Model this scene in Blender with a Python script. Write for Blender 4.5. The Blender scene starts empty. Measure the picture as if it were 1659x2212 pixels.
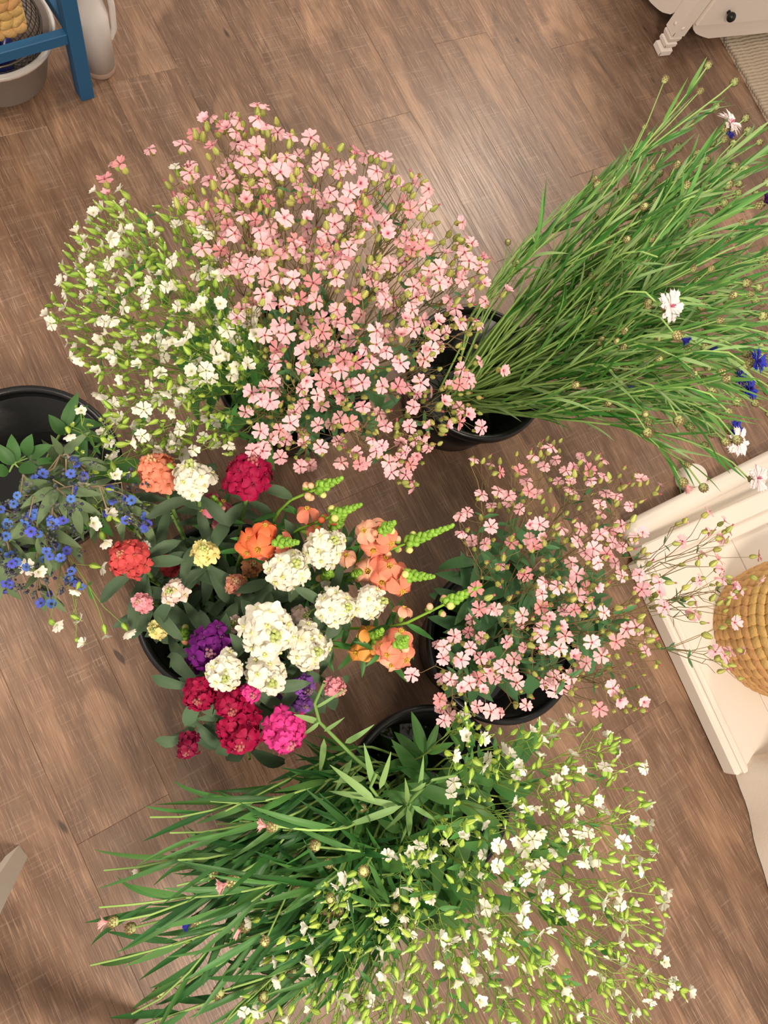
import bpy, math, random
import numpy as np
from mathutils import Matrix, Vector
random.seed(7); np.random.seed(7)
RND = random.Random(11)
sc = bpy.context.scene
COL = sc.collection

# ------------------------------------------------------------ camera
F_PX, CAM_H, IW, IH = 1530.0, 1.6, 1659.0, 2212.0
NADIR = (440.0, 1490.0)                     # pixel straight below the camera
_d = Vector(((NADIR[0]-IW/2)/F_PX, -(NADIR[1]-IH/2)/F_PX, -1.0))
_u = (-_d).normalized()
_ex = (Vector((1,0,0)) - _u*_u.x).normalized()
_ey = _u.cross(_ex)
RCAM = Matrix((_ex, _ey, _u))               # camera axes -> world axes
cam = bpy.data.cameras.new('camera'); camo = bpy.data.objects.new('camera', cam); COL.objects.link(camo)
camo.matrix_world = Matrix.Translation((0,0,CAM_H)) @ RCAM.to_4x4()
cam.sensor_fit = 'VERTICAL'; cam.sensor_height = 24.0; cam.lens = 24.0*F_PX/IH
cam.clip_start = 0.02; cam.clip_end = 50
sc.camera = camo

def P(x, y, z=0.0):
    "world point at height z that the photograph shows at pixel (x, y)"
    r = RCAM @ Vector(((x-IW/2)/F_PX, -(y-IH/2)/F_PX, -1.0))
    t = (z-CAM_H)/r.z
    return Vector((0,0,CAM_H)) + r*t
def depth(p):
    return -((RCAM.transposed() @ (Vector(p)-Vector((0,0,CAM_H)))).z)

# ------------------------------------------------------------ world, lights, exposure
w = bpy.data.worlds.new('room_light'); sc.world = w; w.use_nodes = True
w.node_tree.nodes['Background'].inputs[0].default_value = (1.0, 0.90, 0.80, 1)
w.node_tree.nodes['Background'].inputs[1].default_value = 0.50
def area(name, loc, size, power, col=(1.0,0.85,0.70), aim=None):
    l = bpy.data.lights.new(name, 'AREA'); l.shape = 'DISK'; l.size = size; l.energy = power; l.color = col
    o = bpy.data.objects.new(name, l); COL.objects.link(o); o.location = loc
    if aim is not None:
        o.rotation_euler = (Vector(aim)-Vector(loc)).to_track_quat('-Z','Y').to_euler()
    return o
area('ceiling_lamp_light', (0.45,-1.0,2.45), 0.5, 44, aim=(0.5,0.3,0.3))
area('ceiling_lamp_light', (1.45,3.2,2.45), 0.6, 42, aim=(0.7,1.2,0))
area('ceiling_lamp_light', (-1.6,0.3,2.45), 0.6, 18, aim=(0,0.4,0.2))
sc.view_settings.view_transform = 'Standard'; sc.view_settings.look = 'None'
sc.view_settings.gamma = 1.0; sc.view_settings.use_curve_mapping = False
sc.view_settings.exposure = 0.42

# ------------------------------------------------------------ materials
def srgb(r, g, b):
    f = lambda c: (c/255/12.92) if c/255 <= .04045 else ((c/255+.055)/1.055)**2.4
    return (f(r), f(g), f(b), 1.0)
MATS = {}
def mat(name, rgb, rough=0.55, vary=0.12, trans=0.0, spec=0.4, metal=0.0, hue=0.0, transmission=0.0, coat=0.0, bump=None):
    if name in MATS: return MATS[name]
    m = bpy.data.materials.new(name); m.use_nodes = True
    nt = m.node_tree; N = nt.nodes; L = nt.links
    b = N['Principled BSDF']; out = N['Material Output']
    b.inputs['Roughness'].default_value = rough; b.inputs['Metallic'].default_value = metal
    b.inputs['Specular IOR Level'].default_value = spec
    b.inputs['Transmission Weight'].default_value = transmission
    b.inputs['Coat Weight'].default_value = coat
    col = srgb(*rgb)
    b.inputs['Base Color'].default_value = col
    src = None
    if vary or hue:
        oi = N.new('ShaderNodeObjectInfo'); h = N.new('ShaderNodeHueSaturation')
        h.inputs['Color'].default_value = col
        mr = N.new('ShaderNodeMapRange'); mr.inputs[3].default_value = 1-vary; mr.inputs[4].default_value = 1+vary
        L.new(oi.outputs['Random'], mr.inputs[0]); L.new(mr.outputs[0], h.inputs['Value'])
        if hue:
            mm = N.new('ShaderNodeMath'); mm.operation = 'MULTIPLY'; mm.inputs[1].default_value = 7.13
            fr = N.new('ShaderNodeMath'); fr.operation = 'FRACT'
            m2 = N.new('ShaderNodeMapRange'); m2.inputs[3].default_value = .5-hue; m2.inputs[4].default_value = .5+hue
            L.new(oi.outputs['Random'], mm.inputs[0]); L.new(mm.outputs[0], fr.inputs[0]); L.new(fr.outputs[0], m2.inputs[0]); L.new(m2.outputs[0], h.inputs['Hue'])
        L.new(h.outputs[0], b.inputs['Base Color']); src = h.outputs[0]
    if bump:
        tx = N.new('ShaderNodeTexNoise'); tx.inputs['Scale'].default_value = bump[0]; tx.inputs['Detail'].default_value = 4
        tc = N.new('ShaderNodeTexCoord'); L.new(tc.outputs['Object'], tx.inputs['Vector'])
        bp = N.new('ShaderNodeBump'); bp.inputs['Strength'].default_value = bump[1]; bp.inputs['Distance'].default_value = .01
        L.new(tx.outputs[0], bp.inputs['Height']); L.new(bp.outputs[0], b.inputs['Normal'])
    if trans:
        t = N.new('ShaderNodeBsdfTranslucent'); t.inputs[0].default_value = col
        if src: L.new(src, t.inputs[0])
        mx = N.new('ShaderNodeMixShader'); mx.inputs[0].default_value = trans
        L.new(b.outputs[0], mx.inputs[1]); L.new(t.outputs[0], mx.inputs[2]); L.new(mx.outputs[0], out.inputs['Surface'])
    MATS[name] = m
    return m

def petal_mat(name, outer, inner, r0, r1, rough=.6, trans=.25, vary=.08, hue=0.0, axis='R'):
    "pigment runs from the flower's eye to the petal edge"
    if name in MATS: return MATS[name]
    m = mat(name, outer, rough, vary, 0, .25, hue=hue)
    nt = m.node_tree; N = nt.nodes; L = nt.links
    tc = N.new('ShaderNodeTexCoord'); sep = N.new('ShaderNodeSeparateXYZ'); L.new(tc.outputs['Object'], sep.inputs[0])
    cx = N.new('ShaderNodeCombineXYZ'); L.new(sep.outputs[0], cx.inputs[0]); L.new(sep.outputs[1], cx.inputs[1])
    ln = N.new('ShaderNodeVectorMath'); ln.operation = 'LENGTH'; L.new(cx.outputs[0], ln.inputs[0])
    mr = N.new('ShaderNodeMapRange'); mr.inputs[1].default_value = r0; mr.inputs[2].default_value = r1
    L.new(ln.outputs['Value'], mr.inputs[0])
    mx = N.new('ShaderNodeMix'); mx.data_type = 'RGBA'
    mx.inputs[6].default_value = srgb(*inner); mx.inputs[7].default_value = srgb(*outer)
    L.new(mr.outputs[0], mx.inputs[0])
    h = [n for n in N if n.type == 'HUE_SAT'][0]
    L.new(mx.outputs[2], h.inputs['Color'])
    b = N['Principled BSDF']; out = N['Material Output']
    t = N.new('ShaderNodeBsdfTranslucent'); L.new(h.outputs[0], t.inputs[0])
    ms = N.new('ShaderNodeMixShader'); ms.inputs[0].default_value = trans
    L.new(b.outputs[0], ms.inputs[1]); L.new(t.outputs[0], ms.inputs[2]); L.new(ms.outputs[0], out.inputs['Surface'])
    return m

def wood_mat():
    m = bpy.data.materials.new('vinyl_wood_plank'); m.use_nodes = True
    nt = m.node_tree; N = nt.nodes; L = nt.links
    b = N['Principled BSDF']
    tc = N.new('ShaderNodeTexCoord'); oi = N.new('ShaderNodeObjectInfo')
    off = N.new('ShaderNodeVectorMath'); off.operation = 'SCALE'; off.inputs[0].default_value = (37.0, 23.0, 11.0); L.new(oi.outputs['Random'], off.inputs['Scale'])
    add = N.new('ShaderNodeVectorMath'); add.operation = 'ADD'; L.new(tc.outputs['Object'], add.inputs[0]); L.new(off.outputs[0], add.inputs[1])
    def noise(scale, sc_=1.0, det=4, rough=.55, dist=0.0):
        mp = N.new('ShaderNodeVectorMath'); mp.operation = 'MULTIPLY'; mp.inputs[1].default_value = scale; L.new(add.outputs[0], mp.inputs[0])
        t = N.new('ShaderNodeTexNoise'); t.inputs['Scale'].default_value = sc_; t.inputs['Detail'].default_value = det; t.inputs['Roughness'].default_value = rough; t.inputs['Distortion'].default_value = dist
        L.new(mp.outputs[0], t.inputs['Vector']); return t.outputs[0]
    def rng(x, a, c, lo=0.0, hi=1.0):
        r = N.new('ShaderNodeMapRange'); r.inputs[1].default_value = a; r.inputs[2].default_value = c; r.inputs[3].default_value = lo; r.inputs[4].default_value = hi
        L.new(x, r.inputs[0]); return r.outputs[0]
    def mixc(f, a, c, mode='MIX'):
        x = N.new('ShaderNodeMix'); x.data_type = 'RGBA'; x.blend_type = mode
        for i, v in ((6, a), (7, c)):
            if isinstance(v, tuple): x.inputs[i].default_value = v
            else: L.new(v, x.inputs[i])
        if isinstance(f, float): x.inputs[0].default_value = f
        else: L.new(f, x.inputs[0])
        return x.outputs[2]
    def mul(a, c):
        x = N.new('ShaderNodeMath'); x.operation = 'MULTIPLY'
        for i, v in ((0, a), (1, c)):
            if isinstance(v, float): x.inputs[i].default_value = v
            else: L.new(v, x.inputs[i])
        return x.outputs[0]
    dark, mid, tan, grey = srgb(90,65,47), srgb(128,95,70), srgb(170,130,95), srgb(124,101,83)
    streak = noise((.9, 17, 1), 1, 5, .62, .5)
    blot = noise((3.2, 9, 1), 1, 3, .5, 1.2)
    blot2 = noise((5.5, 13, 1), 1, 3, .5, .8)
    fine = noise((8, 290, 1), 1, 3, .6)
    pores = noise((18, 460, 1), 1, 2, .5)
    saw = noise((240, 9, 1), 1, 3, .6)
    big = noise((1.1, 3.5, 1), 1, 2)
    c = mixc(rng(streak, .34, .68), mid, dark)
    c = mixc(mul(rng(blot, .50, .68), .55), c, tan)
    c = mixc(mul(rng(blot2, .52, .70), .5), c, grey)
    # cathedral grain: distorted rings stretched along the board
    mp = N.new('ShaderNodeVectorMath'); mp.operation = 'MULTIPLY'; mp.inputs[1].default_value = (1.0, 9.0, 1); L.new(add.outputs[0], mp.inputs[0])
    wv = N.new('ShaderNodeTexWave'); wv.wave_type = 'RINGS'; wv.inputs['Scale'].default_value = 3.2; wv.inputs['Distortion'].default_value = 7; wv.inputs['Detail'].default_value = 3; wv.inputs['Detail Scale'].default_value = 1.1
    L.new(mp.outputs[0], wv.inputs['Vector'])
    ring = mul(rng(wv.outputs[1], .72, 1.0), rng(big, .5, .62))
    c = mixc(mul(ring, .38), c, srgb(104,76,58))
    c = mixc(mul(rng(fine, .48, .70), .60), c, srgb(84,58,43))
    c = mixc(mul(rng(pores, .54, .72), .42), c, srgb(190,152,122))
    sawmask = mul(rng(saw, .56, .72), rng(blot2, .42, .54))
    c = mixc(mul(sawmask, .24), c, srgb(194,160,134))
    knot = noise((7, 22, 1), 1, 1, .4)
    c = mixc(mul(rng(knot, .79, .815), .8), c, srgb(48,32,26))
    hs = N.new('ShaderNodeHueSaturation'); L.new(c, hs.inputs['Color'])
    L.new(rng(oi.outputs['Random'], 0, 1, 0.95, 1.20), hs.inputs['Value']); hs.inputs['Saturation'].default_value = .90
    L.new(hs.outputs[0], b.inputs['Base Color'])
    L.new(rng(fine, .3, .7, .30, .46), b.inputs['Roughness'])
    b.inputs['Specular IOR Level'].default_value = .45
    bp = N.new('ShaderNodeBump'); bp.inputs['Strength'].default_value = .25; bp.inputs['Distance'].default_value = .0012
    L.new(fine, bp.inputs['Height']); L.new(bp.outputs[0], b.inputs['Normal'])
    return m

# ------------------------------------------------------------ mesh builder
class MB:
    def __init__(s): s.v = []; s.f = []; s.m = []
    def add(s, vs, fs, mi=0):
        o = len(s.v); s.v += [tuple(x) for x in vs]; s.f += [tuple(i+o for i in q) for q in fs]; s.m += [mi]*len(fs)
    def box(s, lo, hi, mi=0):
        x0,y0,z0 = lo; x1,y1,z1 = hi
        s.add([(x0,y0,z0),(x1,y0,z0),(x1,y1,z0),(x0,y1,z0),(x0,y0,z1),(x1,y0,z1),(x1,y1,z1),(x0,y1,z1)],
              [(0,3,2,1),(4,5,6,7),(0,1,5,4),(1,2,6,5),(2,3,7,6),(3,0,4,7)], mi)
    def lathe(s, prof, n=24, mi=0, sx=1.0, sy=1.0, cx=0.0, cy=0.0):
        vs = []; fs = []
        for r, z in prof:
            for k in range(n):
                a = 2*math.pi*k/n; vs.append((cx+r*math.cos(a)*sx, cy+r*math.sin(a)*sy, z))
        for i in range(len(prof)-1):
            for k in range(n):
                fs.append((i*n+k, i*n+(k+1)%n, (i+1)*n+(k+1)%n, (i+1)*n+k))
        s.add(vs, fs, mi)
    def tube(s, pts, r0, r1, n=4, mi=0, cap=False):
        pts = [Vector(p) for p in pts]; k = len(pts); vs = []; fs = []
        up = Vector((.3,.5,.81))
        for i, p in enumerate(pts):
            t = (pts[min(i+1,k-1)] - pts[max(i-1,0)])
            if t.length < 1e-9: t = Vector((0,0,1))
            t.normalize(); a = t.cross(up)
            if a.length < 1e-3: a = t.cross(Vector((1,0,0)))
            a.normalize(); b = t.cross(a); r = r0+(r1-r0)*i/(k-1)
            for j in range(n):
                th = 2*math.pi*j/n; vs.append(p + a*(r*math.cos(th)) + b*(r*math.sin(th)))
        for i in range(k-1):
            for j in range(n):
                fs.append((i*n+j, i*n+(j+1)%n, (i+1)*n+(j+1)%n, (i+1)*n+j))
        if cap: fs.append(tuple(range(n-1,-1,-1))); fs.append(tuple((k-1)*n+j for j in range(n)))
        s.add(vs, fs, mi)
    def ball(s, c, r, n=6, rings=4, mi=0, M=None):
        vs = []; fs = []; rx,ry,rz = r if isinstance(r, tuple) else (r,r,r)
        for i in range(rings+1):
            ph = math.pi*i/rings
            for j in range(n):
                th = 2*math.pi*j/n
                q = Vector((rx*math.sin(ph)*math.cos(th), ry*math.sin(ph)*math.sin(th), rz*math.cos(ph)))
                if M: q = M @ q
                vs.append(Vector(c)+q)
        for i in range(rings):
            for j in range(n):
                fs.append((i*n+j, (i+1)*n+j, (i+1)*n+(j+1)%n, i*n+(j+1)%n))
        s.add(vs, fs, mi)
    def mesh(s, name, mats, smooth=True):
        me = bpy.data.meshes.new(name); me.from_pydata(s.v, [], s.f)
        for m in (mats if isinstance(mats, (list, tuple)) else [mats]): me.materials.append(m)
        if any(s.m): me.polygons.foreach_set('material_index', s.m)
        if smooth: me.polygons.foreach_set('use_smooth', [True]*len(s.f))
        me.update(); return me

def link(name, data, parent=None):
    o = bpy.data.objects.new(name, data); COL.objects.link(o)
    if parent: o.parent = parent
    return o
def tag(o, label=None, cat=None, group=None, kind=None):
    if label: o['label'] = label
    if cat: o['category'] = cat
    if group: o['group'] = group
    if kind: o['kind'] = kind
    return o
def empty(name, loc, label, cat, group=None):
    o = bpy.data.objects.new(name, None); COL.objects.link(o); o.location = loc; o.empty_display_size = .05
    return tag(o, label, cat, group)
def perp(d):
    a = d.cross(Vector((0,0,1)))
    if a.length < .05: a = d.cross(Vector((1,0,0)))
    return a.normalized()
def frz(d, roll=0.0):
    z = Vector(d).normalized(); x = perp(z); y = z.cross(x)
    x2 = x*math.cos(roll)+y*math.sin(roll); y2 = z.cross(x2)
    return Matrix((x2,y2,z)).transposed()
def frx(d, up):
    x = Vector(d).normalized(); y = Vector(up).cross(x)
    if y.length < .05: y = perp(x)
    y.normalize(); z = x.cross(y)
    return Matrix((x,y,z)).transposed()
def put(name, me, parent, base, pos, R, s=1.0):
    o = bpy.data.objects.new(name, me); COL.objects.link(o); o.parent = parent
    S = s if isinstance(s, tuple) else (s,s,s)
    M = R.to_4x4() @ Matrix.Diagonal((S[0],S[1],S[2],1)); M.translation = Vector(pos)-Vector(base)
    o.matrix_basis = M
    return o
def sub(name, me, parent):
    o = bpy.data.objects.new(name, me); COL.objects.link(o); o.parent = parent; return o
def rv(s): return Vector((RND.gauss(0,s), RND.gauss(0,s), RND.gauss(0,s)))
def bez(p0, p1, p2, p3, n):
    out = []
    for i in range(n+1):
        t = i/n; u = 1-t
        out.append(p0*(u*u*u)+p1*(3*u*u*t)+p2*(3*u*t*t)+p3*(t*t*t))
    return out
def inpoly(x, y, poly):
    c = False; j = len(poly)-1
    for i in range(len(poly)):
        xi, yi = poly[i]; xj, yj = poly[j]
        if (yi > y) != (yj > y) and x < (xj-xi)*(y-yi)/(yj-yi)+xi: c = not c
        j = i
    return c

# ============================================================ SETTING
ANG = math.radians(-62.0); PD = Vector((math.cos(ANG), math.sin(ANG), 0)); PN = Vector((-math.sin(ANG), math.cos(ANG), 0))
g = MB(); g.box((-3.2,-3.2,-.03), (3.8,4.6,-.004))
floor = link('floor', g.mesh('floor', mat('floor_joint', (74,54,43), .9, 0))); tag(floor, 'brown wood-look plank floor', None, None, 'structure')
WM = wood_mat(); PW = .187; PL = 1.22
def plank_mesh(L, Wd):
    b = .0006; g = MB(); h = .004
    x0,x1,y0,y1 = -L/2+.0001, L/2-.0001, -Wd/2+.0001, Wd/2-.0001
    g.add([(x0,y0,-h),(x1,y0,-h),(x1,y1,-h),(x0,y1,-h),(x0,y0,-b),(x1,y0,-b),(x1,y1,-b),(x0,y1,-b),(x0+b,y0+b,0),(x1-b,y0+b,0),(x1-b,y1-b,0),(x0+b,y1-b,0)],
      [(0,1,5,4),(1,2,6,5),(2,3,7,6),(3,0,4,7),(4,5,9,8),(5,6,10,9),(6,7,11,10),(7,4,8,11),(8,9,10,11)])
    return g.mesh('plank', WM, False)
pm = plank_mesh(PL, PW)
RP = Matrix((PD, PN, Vector((0,0,1)))).transposed()
# joints read off the photograph fix some rows; the others are staggered
ends = {0: P(171,1823).dot(PD), 4: P(300,165).dot(PD), 11: P(1260,88).dot(PD), 7: P(900,238).dot(PD), 6: P(1400,1540).dot(PD)}
for k in range(-11, 20):
    o0 = -.334 + PW*(k+.5)
    s0 = ends.get(k, (k*.431) % 1 * PL)
    j0 = math.floor((-2.6 - s0)/PL) - 1
    for j in range(j0, j0+9):
        s = s0 + PL*(j+.5)
        p = PD*s + PN*o0
        if not (-2.2 < p.x < 3.2 and -2.2 < p.y < 3.9): continue
        o = put('plank', pm, floor, (0,0,0), p, RP)

# ============================================================ BUCKETS
BK = mat('black_plastic', (17,17,19), .32, 0, spec=.5, bump=(40,.05))
WATER = mat('bucket_water', (60,60,50), .03, 0, spec=.5, transmission=.9)
BH, BR, BB = .23, .160, .116
def bucket_meshes():
    g = MB(); t = .0035
    g.lathe([(0.0001,.006),(BB-.01,.0),(BB,.004),(BR-.004,BH-.02),(BR-.004-t,BH-.02),(BB-t,.008),(0.0001,.008)], 56)
    # moulded step ring near the bottom
    g.lathe([(BB+.001,.012),(BB+.004,.016),(BB+.0035,.022)], 56)
    body = g.mesh('bucket_body', BK)
    g = MB(); g.lathe([(BR-.009,BH-.024),(BR+.002,BH-.026),(BR+.006,BH-.020),(BR+.006,BH-.006),(BR+.002,BH),(BR-.004,BH),(BR-.009,BH-.004),(BR-.009,BH-.024)], 56)
    rim = g.mesh('bucket_rim', BK)
    g = MB(); g.lathe([(.0001,.075),(BB+(BR-BB)*.33-.006,.075)], 40)
    wat = g.mesh('water', WATER)
    return body, rim, wat
BM = bucket_meshes()
BUCK = {}
for key, px, lab, rz in (
    ('left', (60,1010), 'black plastic bucket at the left edge holding blue flowers', .4),
    ('big', (640,800), 'black plastic bucket hidden under the large pink and white bunch', 1.1),
    ('corn', (1035,800), 'black plastic bucket holding the grassy cornflowers at right', 2.2),
    ('stock', (490,1310), 'black plastic bucket packed with stocks and snapdragons', 3.0),
    ('pink', (1090,1385), 'black plastic bucket of sparse pink flowers beside the white shelf', 2.9),
    ('bot', (932,1718), 'black plastic bucket nearest the bottom holding white flowers and greenery', 3.9)):
    c = P(px[0], px[1], BH); c.z = 0.0
    e = empty('flower_bucket', c, lab, 'bucket', 'black flower buckets'); e.rotation_euler.z = rz
    for nm, me in zip(('body','rim','water'), BM): sub(nm, me, e)
    BUCK[key] = c

# ============================================================ FURNITURE AROUND THE EDGES
def R2(d):       # frame whose x runs along a horizontal direction
    x = Vector((d.x,d.y,0)).normalized(); return Matrix((x, Vector((-x.y,x.x,0)), Vector((0,0,1)))).transposed()
def bevbox(g, lo, hi, b, mi=0):
    x0,y0,z0 = lo; x1,y1,z1 = hi
    vs = []
    for z, i in ((z0,b),(z0+b,0),(z1-b,0),(z1,b)):
        vs += [(x0+i+b,y0+i,z),(x1-i-b,y0+i,z),(x1-i,y0+i+b,z),(x1-i,y1-i-b,z),(x1-i-b,y1-i,z),(x0+i+b,y1-i,z),(x0+i,y1-i-b,z),(x0+i,y0+i+b,z)]
    fs = [tuple(range(7,-1,-1)), tuple(range(24,32))]
    for r in range(3):
        for k in range(8): fs.append((r*8+k, r*8+(k+1)%8, (r+1)*8+(k+1)%8, (r+1)*8+k))
    g.add(vs, fs, mi)

# ---- blue stand with a lower rail, top left
BLUE = mat('blue_paint', (38,92,134), .45, 0, bump=(60,.06))
foot = P(184,204); rl = (P(0,78,.178)-P(132,42,.178)); rl.z = 0; rl.normalize(); bk = Vector((rl.y,-rl.x,0))
if bk.y < 0: bk = -bk
Rs = R2(rl); e = empty('blue_stand', foot, 'blue painted wooden stand with square legs at top left', 'stand'); e.rotation_euler = Rs.to_euler()
W_, D_ = .46, .34
ysg = 1 if (Rs @ Vector((0,1,0))).dot(bk) > 0 else -1
for ix in (0, W_):
    for iy in (0, D_):
        g = MB(); bevbox(g, (ix-.017,ysg*iy-.017,0), (ix+.017,ysg*iy+.017,.62), .0015); sub('leg', g.mesh('stand_leg', BLUE, False), e)
for iy in (0, D_):
    g = MB(); bevbox(g, (.0165,ysg*iy-.010,.160), (W_-.0165,ysg*iy+.010,.186), .0015); sub('rail', g.mesh('stand_rail', BLUE, False), e)
for ix in (0, W_):
    g = MB(); a, b_ = sorted((ysg*.0165, ysg*(D_-.0165))); bevbox(g, (ix-.010,a,.160), (ix+.010,b_,.186), .0015); sub('rail', g.mesh('stand_rail', BLUE, False), e)
g = MB(); a, b_ = sorted((ysg*-.03, ysg*(D_+.03))); bevbox(g, (-.03,a,.62), (W_+.03,b_,.645), .003); sub('top', g.mesh('stand_top', BLUE, False), e)

# ---- braided seagrass strand row: leaf-shaped plaits along a closed path
STRAW = mat('seagrass', (206,164,104), .7, .10, hue=.012, bump=(160,.25))
def plait_row(g, path, z, h, th, n, lean, bulge=1.0):
    "path(t)->(point, outward normal); n overlapping plaits round the loop"
    for k in range(n):
        t0 = (k+.5)/n; p, nr, tg, ln = path(t0)
        L = ln/n*.80; M = Matrix((tg, nr, Vector((0,0,1)))).transposed()
        rot = Matrix.Rotation(lean, 3, nr)
        g.ball(Vector((p.x,p.y,z)), (L, th, h*.62), 8, 6, 0, rot @ M)
def circ(c, r):
    def f(t):
        a = 2*math.pi*t; nr = Vector((math.cos(a), math.sin(a), 0))
        return Vector((c[0]+r*nr.x, c[1]+r*nr.y, 0)), nr, Vector((-nr.y, nr.x, 0)), 2*math.pi*r
    return f
def rrect(w_, d_, rad):
    pts = []
    for cx, cy, a0 in ((w_/2-rad,d_/2-rad,0),(-w_/2+rad,d_/2-rad,90),(-w_/2+rad,-d_/2+rad,180),(w_/2-rad,-d_/2+rad,270)):
        for i in range(7):
            a = math.radians(a0+15*i); pts.append(Vector((cx+rad*math.cos(a), cy+rad*math.sin(a), 0)))
    pts.append(pts[0]); cum = [0.0]
    for a, b in zip(pts, pts[1:]): cum.append(cum[-1]+(b-a).length)
    def f(t):
        s = t*cum[-1]
        for i in range(len(cum)-1):
            if cum[i+1] >= s: break
        u = (s-cum[i])/max(1e-9, cum[i+1]-cum[i]); tg = (pts[i+1]-pts[i]).normalized()
        return pts[i].lerp(pts[i+1], u), Vector((tg.y,-tg.x,0)), tg, cum[-1]
    return f
# small basket resting on the stand's rails
bc = P(60,52,.19) + rl*.135 + bk*.115
e = empty('seagrass_basket', Vector((bc.x,bc.y,.187)), 'small braided seagrass basket on the blue stand rail', 'basket'); e.rotation_euler = Rs.to_euler()
for r in range(7):
    g = MB(); plait_row(g, rrect(.26,.26,.03), .011+r*.0205, .021, .0075, 36, .55 if r%2 else -.55); sub('braid_row', g.mesh('braid_row', STRAW), e)
g = MB(); bevbox(g, (-.125,-.125,.0), (.125,.125,.006), .001); sub('base', g.mesh('basket_base', STRAW, False), e)

# ---- frosted tub with sieve and blue carton under the stand
tc = Vector((-.585,1.47,0))
e = empty('plastic_tub', tc, 'frosted clear plastic tub on the floor under the blue stand', 'tub')
FR = mat('frosted_plastic', (226,220,214), .35, 0, spec=.5, transmission=.55)
g = MB(); g.lathe([(.0001,.002),(.108,.002),(.122,.012),(.146,.115),(.152,.117),(.155,.135),(.151,.136),(.147,.119),(.142,.116),(.118,.014),(.105,.006),(.0001,.006)], 48)
sub('tub_body', g.mesh('tub_body', FR), e)
g = MB(); g.lathe([(.150,.134),(.160,.134),(.163,.130),(.161,.124),(.152,.124)], 48); sub('rim', g.mesh('tub_rim', FR), e)
e = empty('wire_sieve', tc+Vector((0,0,.02)), 'metal mesh sieve sitting inside the frosted tub', 'sieve')
WIRE = mat('sieve_wire', (120,112,104), .35, 0, metal=.9)
g = MB()
def sieve_pt(a, q): r = .132*math.sin(q); return Vector((r*math.cos(a), r*math.sin(a), .115-.105*math.cos(q)**.8 if q < math.pi/2 else .115))
for i in range(44):
    a = 2*math.pi*i/44; g.tube([sieve_pt(a, .25+(math.pi/2-.26)*k/7) for k in range(8)], .0009, .0009, 3)
for k in range(16):
    q = .25+(math.pi/2-.26)*k/15; g.tube([sieve_pt(2*math.pi*i/36, q) for i in range(37)], .0009, .0009, 3)
sub('mesh_bowl', g.mesh('mesh_bowl', WIRE), e)
g = MB(); g.tube([Vector((.133*math.cos(2*math.pi*i/40), .133*math.sin(2*math.pi*i/40), .116)) for i in range(41)], .003, .003, 6); sub('rim_wire', g.mesh('rim_wire', WIRE), e)
cq = tc+Vector((.022,-.045,0)); e = empty('blue_carton', Vector((cq.x,cq.y,.06)), 'dark blue plastic container inside the metal sieve', 'container')
NB = mat('navy_plastic', (24,34,110), .3, 0)
g = MB(); bevbox(g, (-.045,-.038,0), (.045,.038,.075), .008); sub('body', g.mesh('carton_body', NB), e)
g = MB(); g.lathe([(.03,.075),(.036,.079),(.036,.088),(.028,.088),(.026,.078)], 20); sub('collar', g.mesh('carton_collar', NB), e)

# ---- white jug beside the blue leg
jb = P(214,146); e = empty('plastic_jug', jb, 'white translucent plastic jug standing behind the blue leg', 'jug')
JM = mat('jug_plastic', (236,230,226), .4, 0, trans=.2); JL = mat('jug_base', (186,160,142), .5, 0)
rj = .040
g = MB(); g.lathe([(.0001,.018),(rj,.018),(rj*1.0,.15),(rj*.97,.16),(rj*.80,.185),(rj*.72,.20),(rj*.70,.225),(rj*.45,.25),(.016,.258),(.016,.275),(.0001,.275)], 32, 0); sub('jug_body', g.mesh('jug_body', JM), e)
g = MB(); g.lathe([(.0001,.0),(rj-.003,.0),(rj,.004),(rj,.018)], 32); sub('jug_base', g.mesh('jug_base', JL), e)
hd = (P(252,60,.15)-P(222,62,.15)); hd.z = 0; hd.normalize()
g = MB(); g.tube([hd*(rj*.6)+Vector((0,0,.235)), hd*(rj*1.15)+Vector((0,0,.225)), hd*(rj*1.28)+Vector((0,0,.17)), hd*(rj*1.24)+Vector((0,0,.11)), hd*(rj*.96)+Vector((0,0,.085))], .0075, .0075, 8); sub('handle', g.mesh('jug_handle', JM), e)
g = MB(); g.lathe([(.0001,.295),(.018,.295),(.019,.275),(.019,.268)], 20); sub('cap', g.mesh('jug_cap', mat('cap_white',(235,232,228),.4,0)), e)

# ---- white cabinet with notched feet, top right
def chippy():
    m = mat('white_paint_worn', (228,216,206), .45, 0, bump=(30,.08))
    return m
WP = chippy(); CHIP = mat('worn_edge', (110,78,58), .8, 0)
cf = P(1427,110); fd = P(1659,52,.075)-P(1548,62,.075); fd.z = 0; fd.normalize()
e = empty('white_cabinet', cf, 'white worn cabinet with notched square feet and black knob at top right', 'cabinet'); Rc = R2(fd); e.rotation_euler = Rc.to_euler()
sd = P(1440,0,.1)-P(1466,12,.1); sd.z = 0; back = Vector((-fd.y,fd.x,0)); CW, CD = .62, .40
def notched(g, cx, cy):
    prof = [(.019,0),(.0225,.004),(.0225,.020),(.019,.024),(.0165,.028),(.0215,.036),(.0215,.046),(.0175,.050),(.0205,.056),(.0225,.066),(.0205,.072),(.024,.076),(.024,.75)]
    vs = []; fs = []
    for h, z in prof:
        for sx, sy in ((-1,-1),(1,-1),(1,1),(-1,1)): vs.append((cx+sx*h, cy+sy*h, z))
    for i in range(len(prof)-1):
        for k in range(4): fs.append((i*4+k, i*4+(k+1)%4, (i+1)*4+(k+1)%4, (i+1)*4+k))
    fs.append((3,2,1,0)); g.add(vs, fs)
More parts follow.
